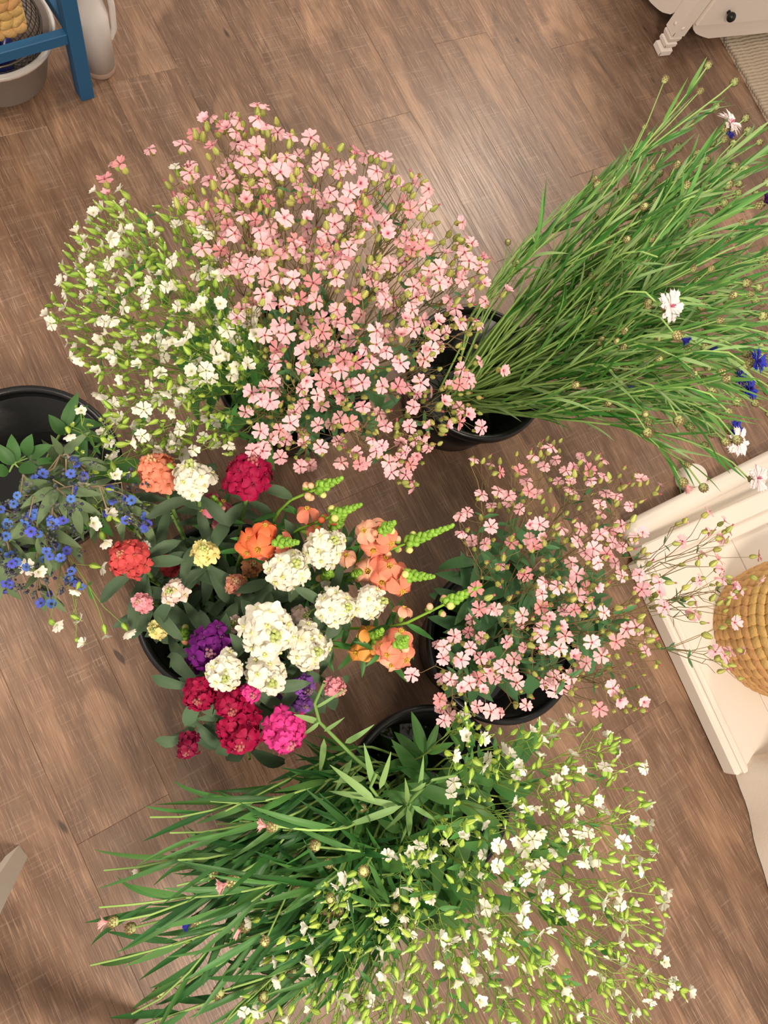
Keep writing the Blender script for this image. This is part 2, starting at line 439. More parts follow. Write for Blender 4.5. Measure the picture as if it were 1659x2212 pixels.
for ix in (0, CW):
    for iy in (0, CD):
        g = MB(); notched(g, ix, iy); lg = sub('leg', g.mesh('cabinet_leg', WP, False), e)
        g = MB(); q = .0206 if False else .0228
        for z0, z1 in ((.006,.017),(.037,.043),(.080,.092)):
            hw = .0226 if z0 < .03 else (.0216 if z0 < .05 else .0241)
            g.tube([(ix-hw,iy-hw,z0),(ix-hw+.0006,iy-hw+.0006,(z0+z1)/2),(ix-hw,iy-hw,z1)], .0012, .0007, 4, cap=True)
        sub('worn_edge', g.mesh('worn_edge', CHIP), lg)
        g = MB(); g.ball((ix-.004,iy-.024,.105),(.006,.003,.006),8,5); g.ball((ix-.024,iy-.002,.105),(.003,.006,.006),8,5); sub('peg', g.mesh('peg', WP), lg)
def scallop(name, length, axis, pos):
    g = MB(); n = 24; vs = []; fs = []
    for i in range(n+1):
        t = i/n; x = .022+t*(length-.044)
        d = min(t, 1-t)*length
        zl = .125-.030*min(1,d/.02) - .040*min(1,max(0,(d-.03)/.10))**.6
        for y, z in ((-.009,zl),(-.009,.36),(.009,.36),(.009,zl)):
            vs.append((x,pos+y,z) if axis == 'x' else (pos+y,x,z))
    for i in range(n):
        for k in range(4): fs.append((i*4+k, (i+1)*4+k, (i+1)*4+(k+1)%4, i*4+(k+1)%4))
    g.add(vs, fs); return sub(name, g.mesh(name, WP, False), e)
scallop('apron', CW, 'x', -.012); scallop('apron', CW, 'x', CD+.012); scallop('apron', CD, 'y', -.012); scallop('apron', CD, 'y', CW+.012)
g = MB(); bevbox(g, (.03,-.034,.120), (CW-.03,-.021,.30), .002); dr = sub('drawer_front', g.mesh('drawer_front', WP, False), e)
for xk in (.12,):
    g = MB(); g.tube([(xk,-.034,.165),(xk,-.045,.165)], .006, .006, 8); g.ball((xk,-.055,.165), .014, 12, 8); kb = sub('knob', g.mesh('knob', mat('black_knob',(22,20,20),.3,0)), dr)
g = MB(); bevbox(g, (-.03,-.04,.75), (CW+.03,CD+.03,.775), .004); sub('top', g.mesh('cabinet_top', WP, False), e)
g = MB(); bevbox(g, (-.02,.0,.36), (CW+.02,CD,.74), .004); sub('carcass', g.mesh('carcass', WP, False), e)

# ---- ribbed woven rug under the cabinet
RUG = mat('rug_wool', (196,180,158), .9, .05, bump=(220,.5))
r0 = P(1548,72); r1 = P(1659,272); ed = (r1-r0); ed.z = 0; ed.normalize(); rx = Vector((-ed.y, ed.x, 0))
if rx.x < 0: rx = -rx
st = r0 - ed*.12
e = empty('woven_rug', Vector((st.x,st.y,0)), 'beige ribbed woven rug partly under the white cabinet', 'rug')
Rr = Matrix((rx, rx.cross(Vector((0,0,1)))*-1, Vector((0,0,1)))).transposed()
sgn = 1 if (Rr @ Vector((0,1,0))).dot(ed) > 0 else -1
e.rotation_euler = Rr.to_euler()
rib = .0125
g = MB(); n = 40; vs = []; fs = []; LR = .62
for i in range(n+1):
    x = LR*i/n; wob = .0035*math.sin(i*1.0)
    for k in range(7):
        a = math.pi*k/6; vs.append((x, -rib*.52*math.cos(a)+wob*.3, .002+.0075*math.sin(a)*(1+.18*math.sin(i*2.4))))
for i in range(n):
    for k in range(6): fs.append((i*7+k, i*7+k+1, (i+1)*7+k+1, (i+1)*7+k))
fs.append(tuple(range(7)))
g.add(vs, fs); rm = g.mesh('rug_rib', RUG)
for i in range(44):
    o = sub('rug_rib', rm, e); o.location = ((i*7919 % 13)/13*.008, sgn*i*rib, 0)
g = MB(); a, b_ = sorted((sgn*-rib/2, sgn*(43.5*rib))); g.box((.004,a,0), (LR,b_,.003)); sub('backing', g.mesh('rug_backing', RUG, False), e)

# ---- low white shelf on the right, boards with a raised back ledge
WS = mat('white_shelf_paint', (230,221,209), .4, 0, bump=(25,.05))
zs = .05
c0 = P(1395,1222,zs); c1 = P(1596,1652,zs); sdv = c1-c0; sdv.z = 0; sl = sdv.length; sdv.normalize(); sn = Vector((-sdv.y, sdv.x, 0))
if sn.x < 0: sn = -sn
e = empty('low_shelf_bench', Vector((c0.x,c0.y,0)), 'low white painted plank shelf bench along the right edge', 'bench')
Rb = Matrix((sdv, sn, Vector((0,0,1)))).transposed()
# x runs towards the viewer along the front edge, y runs to the right
e.rotation_euler = Rb.to_euler()
flip = Rb.determinant() < 0
if flip:
    Rb = Matrix((sdv, -sn, Vector((0,0,1)))).transposed(); e.rotation_euler = Rb.to_euler()
ys = -1 if flip else 1
def sbox(name, x0, x1, y0, y1, z0, z1, b=.003, parent=None, m=WS):
    g = MB(); ya, yb = sorted((ys*y0, ys*y1)); bevbox(g, (x0,ya,z0), (x1,yb,z1), b); return sub(name, g.mesh(name, m, False), parent or e)
LB = sl+.02
sbox('edge_rail', -.02, LB, -.020, .012, .004, zs+.004, .006)
sbox('edge_bead', -.01, LB, -.004, .012, zs+.004, zs+.012, .003)
bw = .13
yy = .014
for r in range(4):
    cuts = [.0, LB] if r == 0 else ([.0, .36, LB] if r == 1 else [.0, .50, LB])
    for a, b_ in zip(cuts, cuts[1:]):
        sbox('board', a+.0008, b_-.0008, yy+.0008, yy+bw-.0008, zs-.016, zs, .0012)
    yy += bw
sbox('back_ledge', -.052, -.002, .0, .56, .006, zs+.022, .004)
sbox('groove_board', -.10, -.05, .01, .56, .006, .022, .002)
sbox('ledge_strip', -.004, .030, .014, .56, zs+.001, zs+.012, .003)
g = MB(); bevbox(g, (-.05, min(0,ys*.56), .0), (0, max(0,ys*.56), .066), .012); fr_ = sub('back_rail', g.mesh('back_rail', WS), e); fr_.location = (-.070,0,0); fr_.rotation_euler.z = ys*.05
g = MB(); g.lathe([(.0001,0),(.03,0),(.034,.01),(.034,.05),(.028,.06),(.0001,.06)], 24, 0, 1, 1, -.16, ys*.26); sub('round_foot', g.mesh('round_foot', WS), e)
for x in (.05, LB-.1):
    for y in (.05, .5):
        sbox('foot', x, x+.05, y, y+.05, .0, .009, .002)
sbox('underframe', .01, LB-.02, .02, .54, .008, zs-.0165, .003)
# big round woven basket on that shelf
bcn = P(1775,1372,zs+.1); rb = .165
ctr = bcn
lefte = P(1592,1360,zs+.09); rdir = P(1659,1360,zs+.09)-lefte; rdir.z = 0; rdir.normalize()
ctr = lefte + rdir*rb
e = empty('round_basket', Vector((ctr.x,ctr.y,zs+.001)), 'large round woven water-hyacinth basket on the white shelf', 'basket')
for r in range(9):
    t = r/8; rr = rb*(.86+.16*math.sin(math.pi*(.15+.62*t)))
    g = MB(); plait_row(g, circ((0,0), rr), .013+r*.022, .024, .009, 42, .75 if r%2 else -.75); sub('weave_row', g.mesh('weave_row', STRAW), e)
g = MB(); g.lathe([(.0001,.0),(rb*.88,.0),(rb*.9,.006),(.0001,.008)], 40); sub('base', g.mesh('basket_base', STRAW), e)

# ---- cream slipcovered seat, lower right
FAB = mat('cream_linen', (236,224,210), .9, 0, bump=(350,.12))
a0 = P(1578,1632,0); a1 = P(1664,1945,0)
fv = a1-a0; fv.z = 0; fl = fv.length; fv.normalize(); fn = Vector((-fv.y, fv.x, 0))
if fn.x < 0: fn = -fn
e = empty('slipcovered_seat', Vector((a0.x,a0.y,0)), 'cream linen slipcovered seat at the lower right edge', 'seat')
g = MB(); n = 56; rows = 14; vs = []; fs = []
Lx, Ly, Hz, rad = fl+.02, .5, .40, .022
pth = rrect(Lx, Ly, rad)
for r in range(rows+1):
    t = r/rows; z = Hz*t
    for k in range(n):
        p, nr, tg, ln = pth((k+.0)/n)
        fold = .0022*math.sin(k*1.3+.6*math.sin(r*.7))*(1-t)**.7 + .002*math.sin(k*.9+r*.8)
        ins = .012*t + (.05*(max(0, t-.82)/.18)**2)
        q = p - nr*ins + nr*fold
        vs.append(fv*(q.x+Lx/2) + fn*(q.y+Ly/2) + Vector((0,0,.004+z)))
for r in range(rows):
    for k in range(n): fs.append((r*n+k, r*n+(k+1)%n, (r+1)*n+(k+1)%n, (r+1)*n+k))
topc = sum((Vector(v) for v in vs[rows*n:rows*n+n]), Vector())/n
for s_ in (.75,.45,.15):
    for k in range(n): vs.append(topc.lerp(vs[rows*n+k], s_)+Vector((0,0,.012*(1-s_))))
for q in range(3):
    for k in range(n): fs.append(((rows+q)*n+k, (rows+q)*n+(k+1)%n, (rows+q+1)*n+(k+1)%n, (rows+q+1)*n+k))
vs.append(topc+Vector((0,0,.011)))
for k in range(n): fs.append(((rows+3)*n+k, (rows+3)*n+(k+1)%n, len(vs)-1))
g.add(vs, fs); sub('slipcover', g.mesh('slipcover', FAB), e)
g = MB(); g.tube([Vector(vs[9*n+k])*1.0 for k in list(range(n))+[0]], .003, .003, 6); sub('piping', g.mesh('piping', FAB), e)
g = MB()
for (x, y) in ((.05,.05),(Lx-.05,.05),(.05,Ly-.05),(Lx-.05,Ly-.05)):
    q = fv*x+fn*y; g.tube([q, q+Vector((0,0,.02))], .02, .02, 8, cap=True)
sub('feet', g.mesh('seat_feet', WP), e)

# ---- white splayed-leg stool, lower left
f1 = P(36,1850); f3 = P(312,2212)
dv = f3-f1; dv.z = 0; pr = Vector((dv.y,-dv.x,0))
if pr.x > 0: pr = -pr
mid = (f1+f3)/2+pr/2
e = empty('white_stool', Vector((mid.x,mid.y,0)), 'white wooden stool with tapered splayed legs at the lower left corner', 'stool')
SW = mat('stool_paint', (238,228,214), .5, 0, bump=(30,.05))
ax = dv.normalized(); ay = pr.normalized()
for fp in (f1, f3, f1+pr, f3+pr):
    tp = mid+(fp-mid)*.62; g = MB(); vs = []
    for (c, h, z) in ((fp,.014,0),(fp.lerp(tp,.5),.021,.22),(tp,.024,.43)):
        for sx, sy in ((-1,-1),(1,-1),(1,1),(-1,1)):
            q = c + ax*(sx*h) + ay*(sy*h); vs.append(Vector((q.x-mid.x, q.y-mid.y, z)))
    fs = [(3,2,1,0),(8,9,10,11)]
    for i in range(2):
        for k in range(4): fs.append((i*4+k, i*4+(k+1)%4, (i+1)*4+(k+1)%4, (i+1)*4+k))
    g.add(vs, fs); sub('leg', g.mesh('stool_leg', SW, False), e)
g = MB(); hw = dv.length*.36
cs = [ax*(sx*hw)+ay*(sy*hw) for sx, sy in ((-1,-1),(1,-1),(1,1),(-1,1))]
g.add([c+Vector((0,0,.43)) for c in cs]+[c+Vector((0,0,.46)) for c in cs], [(3,2,1,0),(4,5,6,7),(0,1,5,4),(1,2,6,5),(2,3,7,6),(3,0,4,7)])
sub('seat', g.mesh('stool_seat', SW, False), e)

# ============================================================ PLANT PARTS (meshes shared by the copies)
PINK = petal_mat('pink_petal', (250,194,202), (196,92,112), .0006, .0034, vary=.09, hue=.008)
PINKD = petal_mat('pink_petal_faded', (232,156,164), (180,88,104), .0006, .0034, vary=.10, hue=.01)
WHT = petal_mat('white_petal', (244,240,228), (210,216,164), .0006, .004, vary=.03)
CALP = mat('calyx_olive', (196,200,112), .55, .16, .25, hue=.02)
CALPS = mat('calyx_olive_rib', (140,150,70), .55, .1)
CALW = mat('calyx_lime', (186,216,96), .5, .14, .28, hue=.015)
CALWS = mat('calyx_lime_rib', (112,158,58), .5, .1)
STP = mat('stem_pink', (140,122,82), .6, .15)
STW = mat('stem_lime', (150,182,84), .55, .15)
LFS = mat('leaf_soapwort', (74,118,72), .55, .22, .2, hue=.012)
LFW = mat('leaf_soapwort_bright', (82,136,66), .5, .22, .25, hue=.012)

def petal(g, a, L, W, lift, curl, notch=.12, mi=0, base=.001, bw=.18, ruffle=0.0, ph=0.0, cols=3, rows=(0,.35,.7,.93,1.0), wid=None, z0=0.0):
    "one petal reaching out along angle a; lift = start angle above flat, curl bends it down"
    ca, sa = math.cos(a), math.sin(a); vs = []; fs = []
    nr = len(rows)
    for i, t in enumerate(rows):
        wd = (bw+(1-bw)*math.sin(min(1,t/.75)*math.pi/2)) if t < .75 else math.sqrt(max(.0, 1-((t-.75)/.36)**2))
        if wid: wd = wid[i]
        for c in range(cols):
            u = -1+2*c/(cols-1)
            tt = t - (notch*(1-abs(u)) if i == nr-1 else 0)
            r = base+L*tt
            ang = lift-curl*tt
            rr = base+L*(math.sin(curl*tt+1e-6-lift)+math.sin(lift))/(curl+1e-6) if False else r*math.cos(ang)
            zz = z0 + r*math.sin(ang) + .12*W*u*u + ruffle*math.sin(u*5.2+ph+t*2)*t
            y = u*wd*W
            vs.append((rr*ca-y*sa, rr*sa+y*ca, zz))
    for i in range(nr-1):
        for c in range(cols-1):
            fs.append((i*cols+c, i*cols+c+1, (i+1)*cols+c+1, (i+1)*cols+c))
    g.add(vs, fs, mi)

def soap_flower(pm_, lift, L=.0115, W=.0052, tubeL=.004, jit=0.12, seed=0):
    r = random.Random(seed); g = MB()
    for k in range(5):
        petal(g, 2*math.pi*k/5+r.uniform(-jit,jit), L*r.uniform(.9,1.08), W*r.uniform(.9,1.08), lift+r.uniform(-.15,.15), r.uniform(.0,.45), .13, cols=5, rows=(0,.28,.58,.82,1.0), wid=(.16,.40,.86,1.0,.66))
    g.lathe([(.0009,-.004),(.0013,.0004)], 5)
    # stamens
    for k in range(3):
        a = r.uniform(0,6.28); g.tube([(0,0,0),(.0012*math.cos(a),.0012*math.sin(a),.0035)], .0003, .0003, 3)
    return g.mesh('soapwort_petals', pm_)
def soap_calyx(ma, mb, L=.015, R=.0042):
    "inflated five-ribbed calyx hanging below the petals (z from -L to 0)"
    g = MB(); n = 10; prof = [(.0007,-L-.001),(.30*R,-L),(.85*R,-L*.86),(R,-L*.62),(.78*R,-L*.32),(.42*R,-L*.10),(.34*R,.0)]
    vs = []; fs = []
    for q, (r, z) in enumerate(prof):
        for k in range(n):
            a = 2*math.pi*k/n; rr = r*(1.16 if k % 2 == 0 else .86) if 1 < q < 5 else r
            vs.append((rr*math.cos(a), rr*math.sin(a), z))
    for i in range(len(prof)-1):
        for k in range(n): fs.append((i*n+k, i*n+(k+1)%n, (i+1)*n+(k+1)%n, (i+1)*n+k))
    g.add(vs, fs, 0)
    for k in range(5):
        a = 4*math.pi*k/n
        g.tube([(r*1.17*math.cos(a), r*1.17*math.sin(a), z) for r, z in prof[1:6]], .00028, .00022, 3, 1)
    return g.mesh('soapwort_calyx', [ma, mb])
def soap_bud(ma, mb, mt, L=.015, R=.0038, tip=.005):
    g = MB(); n = 10; prof = [(.0006,-L-.001),(.32*R,-L),(.9*R,-L*.85),(R,-L*.62),(.72*R,-L*.30),(.38*R,-L*.06),(.20*R,.0)]
    vs = []; fs = []
    for q, (r, z) in enumerate(prof):
        for k in range(n):
            a = 2*math.pi*k/n; rr = r*(1.15 if k % 2 == 0 else .87) if 1 < q < 5 else r
            vs.append((rr*math.cos(a), rr*math.sin(a), z))
    for i in range(len(prof)-1):
        for k in range(n): fs.append((i*n+k, i*n+(k+1)%n, (i+1)*n+(k+1)%n, (i+1)*n+k))
    g.add(vs, fs, 0)
    for k in range(5):
        a = 4*math.pi*k/n
        g.tube([(r*1.16*math.cos(a), r*1.16*math.sin(a), z) for r, z in prof[1:6]], .00026, .0002, 3, 1)
    if tip: g.lathe([(.0011,-.001),(.0017,tip*.5),(.0013,tip),(.0001,tip*1.15)], 6, 2)
    return g.mesh('soapwort_bud', [ma, mb, mt])
def leaf_mesh(name, m, L, W, bend, fold=.25, n=6, wave=0.0, twist=0.0, tipw=0.03, peak=.42):
    "leaf along +x, face up +z"
    g = MB(); vs = []; fs = []
    x = z = 0.0; ang = 0.0
    for i in range(n+1):
        t = i/n
        wd = W*((math.sin(math.pi*min(1, t/peak)/2))**.8 if t < peak else math.cos(math.pi/2*((t-peak)/(1-peak)))**.8)
        wd = max(wd, W*tipw if i < n else .0002)
        tw = twist*t
        for u in (-1, -.5, 0, .5, 1):
            yy = u*wd; zz = abs(u)*wd*fold + wave*math.sin(t*9+u*2)*abs(u)
            vs.append((x - zz*math.sin(ang), yy*math.cos(tw)-zz*math.sin(tw), z + zz*math.cos(tw) + yy*math.sin(tw)))
        ang -= bend/n; x += L/n*math.cos(ang); z += L/n*math.sin(ang)
    for i in range(n):
        for c in range(4): fs.append((i*5+c, i*5+c+1, (i+1)*5+c+1, (i+1)*5+c))
    g.add(vs, fs); return g.mesh(name, m)

TIPS = {}
def topx(p):
    q = RCAM.transposed() @ (Vector(p)-Vector((0,0,CAM_H))); return (IW/2-F_PX*q.x/q.z, IH/2+F_PX*q.y/q.z)
def kmeans(X, k, it=12):
    X = np.asarray(X); c = X[np.random.choice(len(X), k, replace=False)]
    for _ in range(it):
        d = ((X[:,None]-c[None])**2).sum(2); a = d.argmin(1)
        for j in range(k):
            if (a == j).any(): c[j] = X[a == j].mean(0)
    return a
def grow(g, N, items, r, forks):
    "branch from N out to every item (end point, direction); forks split the group again and again"
    if len(items) <= 2:
        for p, d in items:
            m = N.lerp(p, .55) + rv(.004) + Vector((0,0,-.004)); g.tube([N, m, p], r, r*.7, 3)
        return
    k = 2 if len(items) < 6 else 3
    a = kmeans([list(p) for p, d in items], k)
    for j in range(k):
        it = [items[i] for i in range(len(items)) if a[i] == j]
        if not it: continue
        c = sum((p for p, d in it), Vector())/len(it)
        if len(it) == 1:
            grow(g, N, it, r*.85, forks); continue
        Fk = N.lerp(c, .52) + rv(.006); m = N.lerp(Fk, .5)+rv(.004)
        g.tube([N, m, Fk], r, r*.85, 3); forks.append((Fk, (Fk-N).normalized()))
        grow(g, Fk, it, r*.85, forks)

def sample(poly, n, mind, rng_, dens=None):
    xs = [p[0] for p in poly]; ys = [p[1] for p in poly]; out = []; tries = 0
    while len(out) < n and tries < n*60:
        tries += 1
        x = rng_.uniform(min(xs), max(xs)); y = rng_.uniform(min(ys), max(ys))
        if not inpoly(x, y, poly): continue
        if dens and rng_.random() > dens(x, y): continue
        if all((x-a)**2+(y-b)**2 > mind*mind for a, b in out): out.append((x, y))
        elif tries % 7 == 0: out.append((x, y))
    return out
SECT = ['right','upper right','top','upper left','left','lower left','bottom','lower right']
def where(x, y, cx, cy, rx, ry):
    dx, dy = (x-cx)/rx, -(y-cy)/ry
    q = math.hypot(dx, dy)
    if q < .30: return 'very middle'
    s = SECT[int(round(math.degrees(math.atan2(dy, dx))/45)) % 8]
    return ('inner ' if q < .62 else ('' if q < .92 else 'outermost ')) + s

def soapwort_bunch(key, poly, nfl, nbud, nspray, zt, dz, Rb, fl, cal, buds, stem_m, leaves, label, group, name, rng_, pxc, nleaf=(4,7), fscale=1.0, jz=.045, extra=(), lscale=1.0, upb=.55, dens=None, rimk=.62, deep=.25):
    c = BUCK[key]; rim = c+Vector((0,0,BH))
    pts = []
    fpx = sample(poly, nfl, 20, rng_, dens); bpx = sample(poly, nbud, 15, rng_, dens)
    for kind, lst in (('f', fpx+list(extra)), ('b', bpx)):
        for (x, y) in lst:
            z = zt
            for _ in range(5):
                p = P(x, y, z); r = math.hypot(p.x-c.x, p.y-c.y); z = .5*z + .5*max(.30, zt-dz*(r/Rb)**2)
            z += rng_.gauss(0, jz*.5) - (rng_.random() < deep)*rng_.uniform(.04, .14)
            z = max(.22, z); p = P(x, y, z)
            out = (p-(c+Vector((0,0,.25)))); d = out.normalized() + Vector((0,0,upb)) + rv(.42)
            pts.append((kind, p, d.normalized(), x, y))
    nspray = min(nspray, len(pts)//3)
    a = kmeans([[q[3], q[4]] for q in pts], nspray)
    for j in range(nspray):
        mem = [pts[i] for i in range(len(pts)) if a[i] == j]
        if not mem: continue
        cen = sum((q[1] for q in mem), Vector())/len(mem)
        mx = sum(q[3] for q in mem)/len(mem); my = sum(q[4] for q in mem)/len(mem)
        wd = where(mx, my, *pxc)
        hd = Vector((cen.x-c.x, cen.y-c.y, 0)); ln = hd.length; hd = hd.normalized() if ln > .01 else Vector((1,0,0))
        k = min(1.0, ln/.25)*rimk
        base = c - hd*(.05*k) + Vector((rng_.uniform(-.03,.03), rng_.uniform(-.03,.03), .012))
        rp = rim + hd*(BR*k) + Vector((rng_.uniform(-.02,.02), rng_.uniform(-.02,.02), .01))
        node = rp.lerp(cen, .42) + Vector((0,0,-.01))
        e = empty(name, base, label % wd, 'flower stem', group)
        TIPS[e.name] = (mx, my); g = MB(); B = Vector(base)
        main = bez(base, base.lerp(rp, .6), rp+(rp-base)*.12, rp, 5) + bez(rp, rp.lerp(node, .4)+Vector((0,0,.02)), rp.lerp(node, .8)+Vector((0,0,.01)), node, 3)[1:]
        g.tube(main, .0021, .0015, 5)
        CL = .0155*fscale
        items = [(q[1]-q[2]*CL, q[2]) for q in mem]; forks = []
        grow(g, node, items, .0011, forks)
        g.v = [tuple(Vector(v)-B) for v in g.v]
        sub('stem', g.mesh('soapwort_stem', stem_m), e)
        for q in mem:
            s = fscale*rng_.uniform(.86, 1.14)
            R = frz(q[2], rng_.uniform(0, 6.28)); tip = q[1]-q[2]*CL+q[2]*(.0155*s)
            if q[0] == 'f':
                o = put('flower', rng_.choice(fl), e, B, tip, R, s); sub('calyx', cal, o)
            else:
                put('bud', rng_.choice(buds), e, B, tip, R, s*rng_.uniform(.65, 1.12))
        for i in range(rng_.randint(*nleaf)):
            t = rng_.uniform(.50, .98); idx = min(len(main)-2, int(t*(len(main)-1))); p = main[idx].lerp(main[idx+1], t*(len(main)-1)-idx)
            tg = (main[idx+1]-main[idx]).normalized(); sd = Matrix.Rotation(rng_.uniform(0,6.28), 3, tg) @ perp(tg)
            d = (tg*rng_.uniform(.4,.9)+sd*rng_.uniform(.4,.8)).normalized()
            put('leaf', rng_.choice(leaves), e, B, p, frx(d, tg+Vector((0,0,.6))), rng_.uniform(.6,1.15)*lscale)
        for Fk, d in forks[:3]:
            sd = Matrix.Rotation(rng_.uniform(0,6.28), 3, d) @ perp(d)
            for sg in (1, -1): put('leaf', leaves[0], e, B, Fk, frx((d*.7+sd*sg).normalized(), d+Vector((0,0,.3))), rng_.uniform(.18,.32)*lscale)

SL = [leaf_mesh('soapwort_leaf', LFS, .085, .0125, b, .22, 6, peak=.36) for b in (.3,.8,1.3)]
SLW = [leaf_mesh('soapwort_leaf', LFW, .095, .0125, b, .22, 6, peak=.36) for b in (.3,.8,1.3)]
PF = [soap_flower(PINK, l, seed=i) for i, l in enumerate((.05,.1,.0,.15,.45,-.25))] + [soap_flower(PINKD, .3, seed=8), soap_flower(PINK, .9, L=.0105, seed=9)]
PB = [soap_bud(CALP, CALPS, PINKD, tip=.0055), soap_bud(CALP, CALPS, PINKD, tip=.003), soap_bud(CALP, CALPS, PINKD, R=.0042, tip=0), soap_bud(CALP, CALPS, PINKD, R=.0042, tip=0)]
PC = soap_calyx(CALP, CALPS)
WF = [soap_flower(WHT, l, L=.0110, W=.0056, seed=20+i) for i, l in enumerate((.1,-.3,.5,.9,1.1,1.0))]
WB = [soap_bud(CALW, CALWS, WHT, L=.017, R=.0038, tip=.005), soap_bud(CALW, CALWS, WHT, L=.016, R=.0036, tip=0), soap_bud(CALW, CALWS, WHT, L=.016, R=.0034, tip=.002)]
WC = soap_calyx(CALW, CALWS, L=.0165, R=.0040)

# ---------------- large bunch: pink
rg = random.Random(3)
big_poly = [(560,205),(650,285),(830,335),(930,375),(960,470),(1050,535),(1065,640),(1040,720),(1045,930),(930,975),(900,1060),(800,1010),(640,1010),(545,975),(520,880),(590,790),(500,690),(520,610),(430,540),(395,470),(355,400),(375,330),(380,265),(460,250)]
soapwort_bunch('big', big_poly, 310, 520, 32, .80, .22, .34, PF, PC, PB, STP, SL,
    'pink soapwort spray at the %s of the large pink bunch', 'pink soapwort sprays in the large bunch', 'pink_soapwort', rg, (740,640,340,400),
    extra=((227,390),(262,358),(235,420),(322,322),(245,350),(1095,628),(1060,560),(1085,800),(1000,480)), nleaf=(4,7))
# white left of it
wl_poly = [(205,415),(300,445),(400,430),(470,500),(480,600),(560,650),(560,760),(500,870),(500,990),(390,975),(300,985),(215,905),(175,815),(130,745),(95,665),(120,590),(150,500)]
soapwort_bunch('big', wl_poly, 150, 420, 24, .72, .17, .36, WF, WC, WB, STW, SLW,
    'white soapwort spray, %s of the left-hand white cloud', 'white soapwort sprays beside the pink bunch', 'white_soapwort', random.Random(5), (330,710,230,280),
    extra=((262,413),(205,412),(380,360),(440,540)), nleaf=(3,6), fscale=.95, upb=.0)
# white sprays drooping out of the left bucket
soapwort_bunch('left', [(150,880),(350,900),(440,960),(330,1060),(300,1180),(200,1100),(120,900)], 22, 40, 4, .60, .12, .35, WF, WC, WB, STW, SLW,
    'white soapwort spray at the %s of the left bucket, leaning right', 'white soapwort sprays in the left bucket', 'white_soapwort', random.Random(6), (250,1020,160,150),
    extra=((122,1350),(175,1340),(183,1390),(228,1370),(275,1362),(62,1225),(82,1235),(200,1130),(225,1165),(318,1178),(165,1275),(215,1225)), nleaf=(5,8), fscale=.95, upb=-.1)
# pink right bucket
pr_poly = [(985,1085),(1090,1030),(1010,985),(1180,930),(1340,1000),(1440,1040),(1400,1120),(1420,1230),(1440,1330),(1420,1480),(1390,1560),(1280,1540),(1200,1500),(1060,1560),(950,1560),(945,1420),(1000,1330),(1020,1230),(975,1130)]
soapwort_bunch('pink', pr_poly, 150, 240, 20, .70, .20, .34, PF, PC, PB, STP, SL,
    'sparse pink soapwort spray, %s, bucket beside the white shelf', 'pink soapwort sprays beside the white shelf', 'pink_soapwort', random.Random(9), (1190,1290,240,280),
    extra=((890,1457),(945,1390),(955,1520),(1010,1105)), nleaf=(6,10), fscale=.95, lscale=1.15)
soapwort_bunch('pink', [(1480,1080),(1560,1110),(1640,1200),(1650,1270),(1600,1300),(1640,1420),(1600,1480),(1540,1440),(1500,1330),(1440,1250),(1470,1160)], 24, 30, 5, .62, .10, .45, PF, PC, PB, STP, SL,
    'pink soapwort spray reaching over the white shelf, %s', 'pink soapwort sprays over the white shelf', 'pink_soapwort', random.Random(10), (1550,1280,110,200), nleaf=(6,9), upb=.05)
# white bunch at the bottom
wb_poly = [(1000,1520),(1130,1560),(1260,1520),(1380,1600),(1420,1750),(1420,1850),(1450,1930),(1440,2060),(1500,2130),(1440,2240),(1300,2320),(900,2330),(560,2320),(500,2160),(580,2060),(640,1990),(700,1900),(830,1850),(960,1780),(1000,1680),(960,1600)]
soapwort_bunch('bot', wb_poly, 235, 580, 36, .66, .17, .36, WF, WC, WB, STW, SLW,
    'white soapwort spray at the %s of the bottom bunch', 'white soapwort sprays in the bottom bunch', 'white_soapwort', random.Random(12), (1080,1950,380,330),
    extra=((980,1690),(975,1715),(300,1885),(400,1860),(395,2035),(545,1990),(1395,1660),(1440,1925)), nleaf=(3,6), fscale=.90, lscale=1.0, upb=-.45, rimk=.8, deep=.35)

# ============================================================ CORNFLOWERS
CL_ = [mat('cornflower_leaf_%d' % i, c, .5, .22, .25, hue=.012) for i, c in enumerate(((70,130,52),(106,160,76),(148,182,116)))]
CST = mat('cornflower_stem', (146,180,98), .55, .18)
LIN = []
for m in CL_:
    for b in (.15,.5,-.3): LIN.append(leaf_mesh('cornflower_leaf', m, .110, .0031, b, .25, 6, twist=RND.uniform(-.8,.8), peak=.3))
SC1 = mat('bract_green', (182,188,124), .6, .15); SC2 = mat('bract_brown', (136,114,76), .7, .1)
def bract_head(R=.0062, L=.013):
    g = MB(); prof = [(.0016,-L),(R*.7,-L*.9),(R,-L*.62),(R*.92,-L*.35),(R*.55,-L*.06),(.0005,.0)]
    g.lathe(prof, 10, 0)
    for q, (zz, rr) in enumerate(((-.80,.90),(-.60,1.02),(-.40,.98),(-.22,.80))):
        for k in range(8):
            a = 2*math.pi*(k+.5*(q%2))/8; r0 = R*rr
            g.add([(r0*1.02*math.cos(a-.25),r0*1.02*math.sin(a-.25),L*zz),(r0*1.02*math.cos(a+.25),r0*1.02*math.sin(a+.25),L*zz),(r0*.98*math.cos(a),r0*.98*math.sin(a),L*(zz+.24))], [(0,1,2)], 1)
            g.tube([(r0*1.05*math.cos(a-.25),r0*1.05*math.sin(a-.25),L*zz),(r0*1.05*math.cos(a),r0*1.05*math.sin(a),L*(zz+.24)),(r0*1.05*math.cos(a+.25),r0*1.05*math.sin(a+.25),L*zz)], .0004, .0004, 3, 1)
    return g.mesh('bract_head', [SC1, SC2])
BH1 = bract_head()
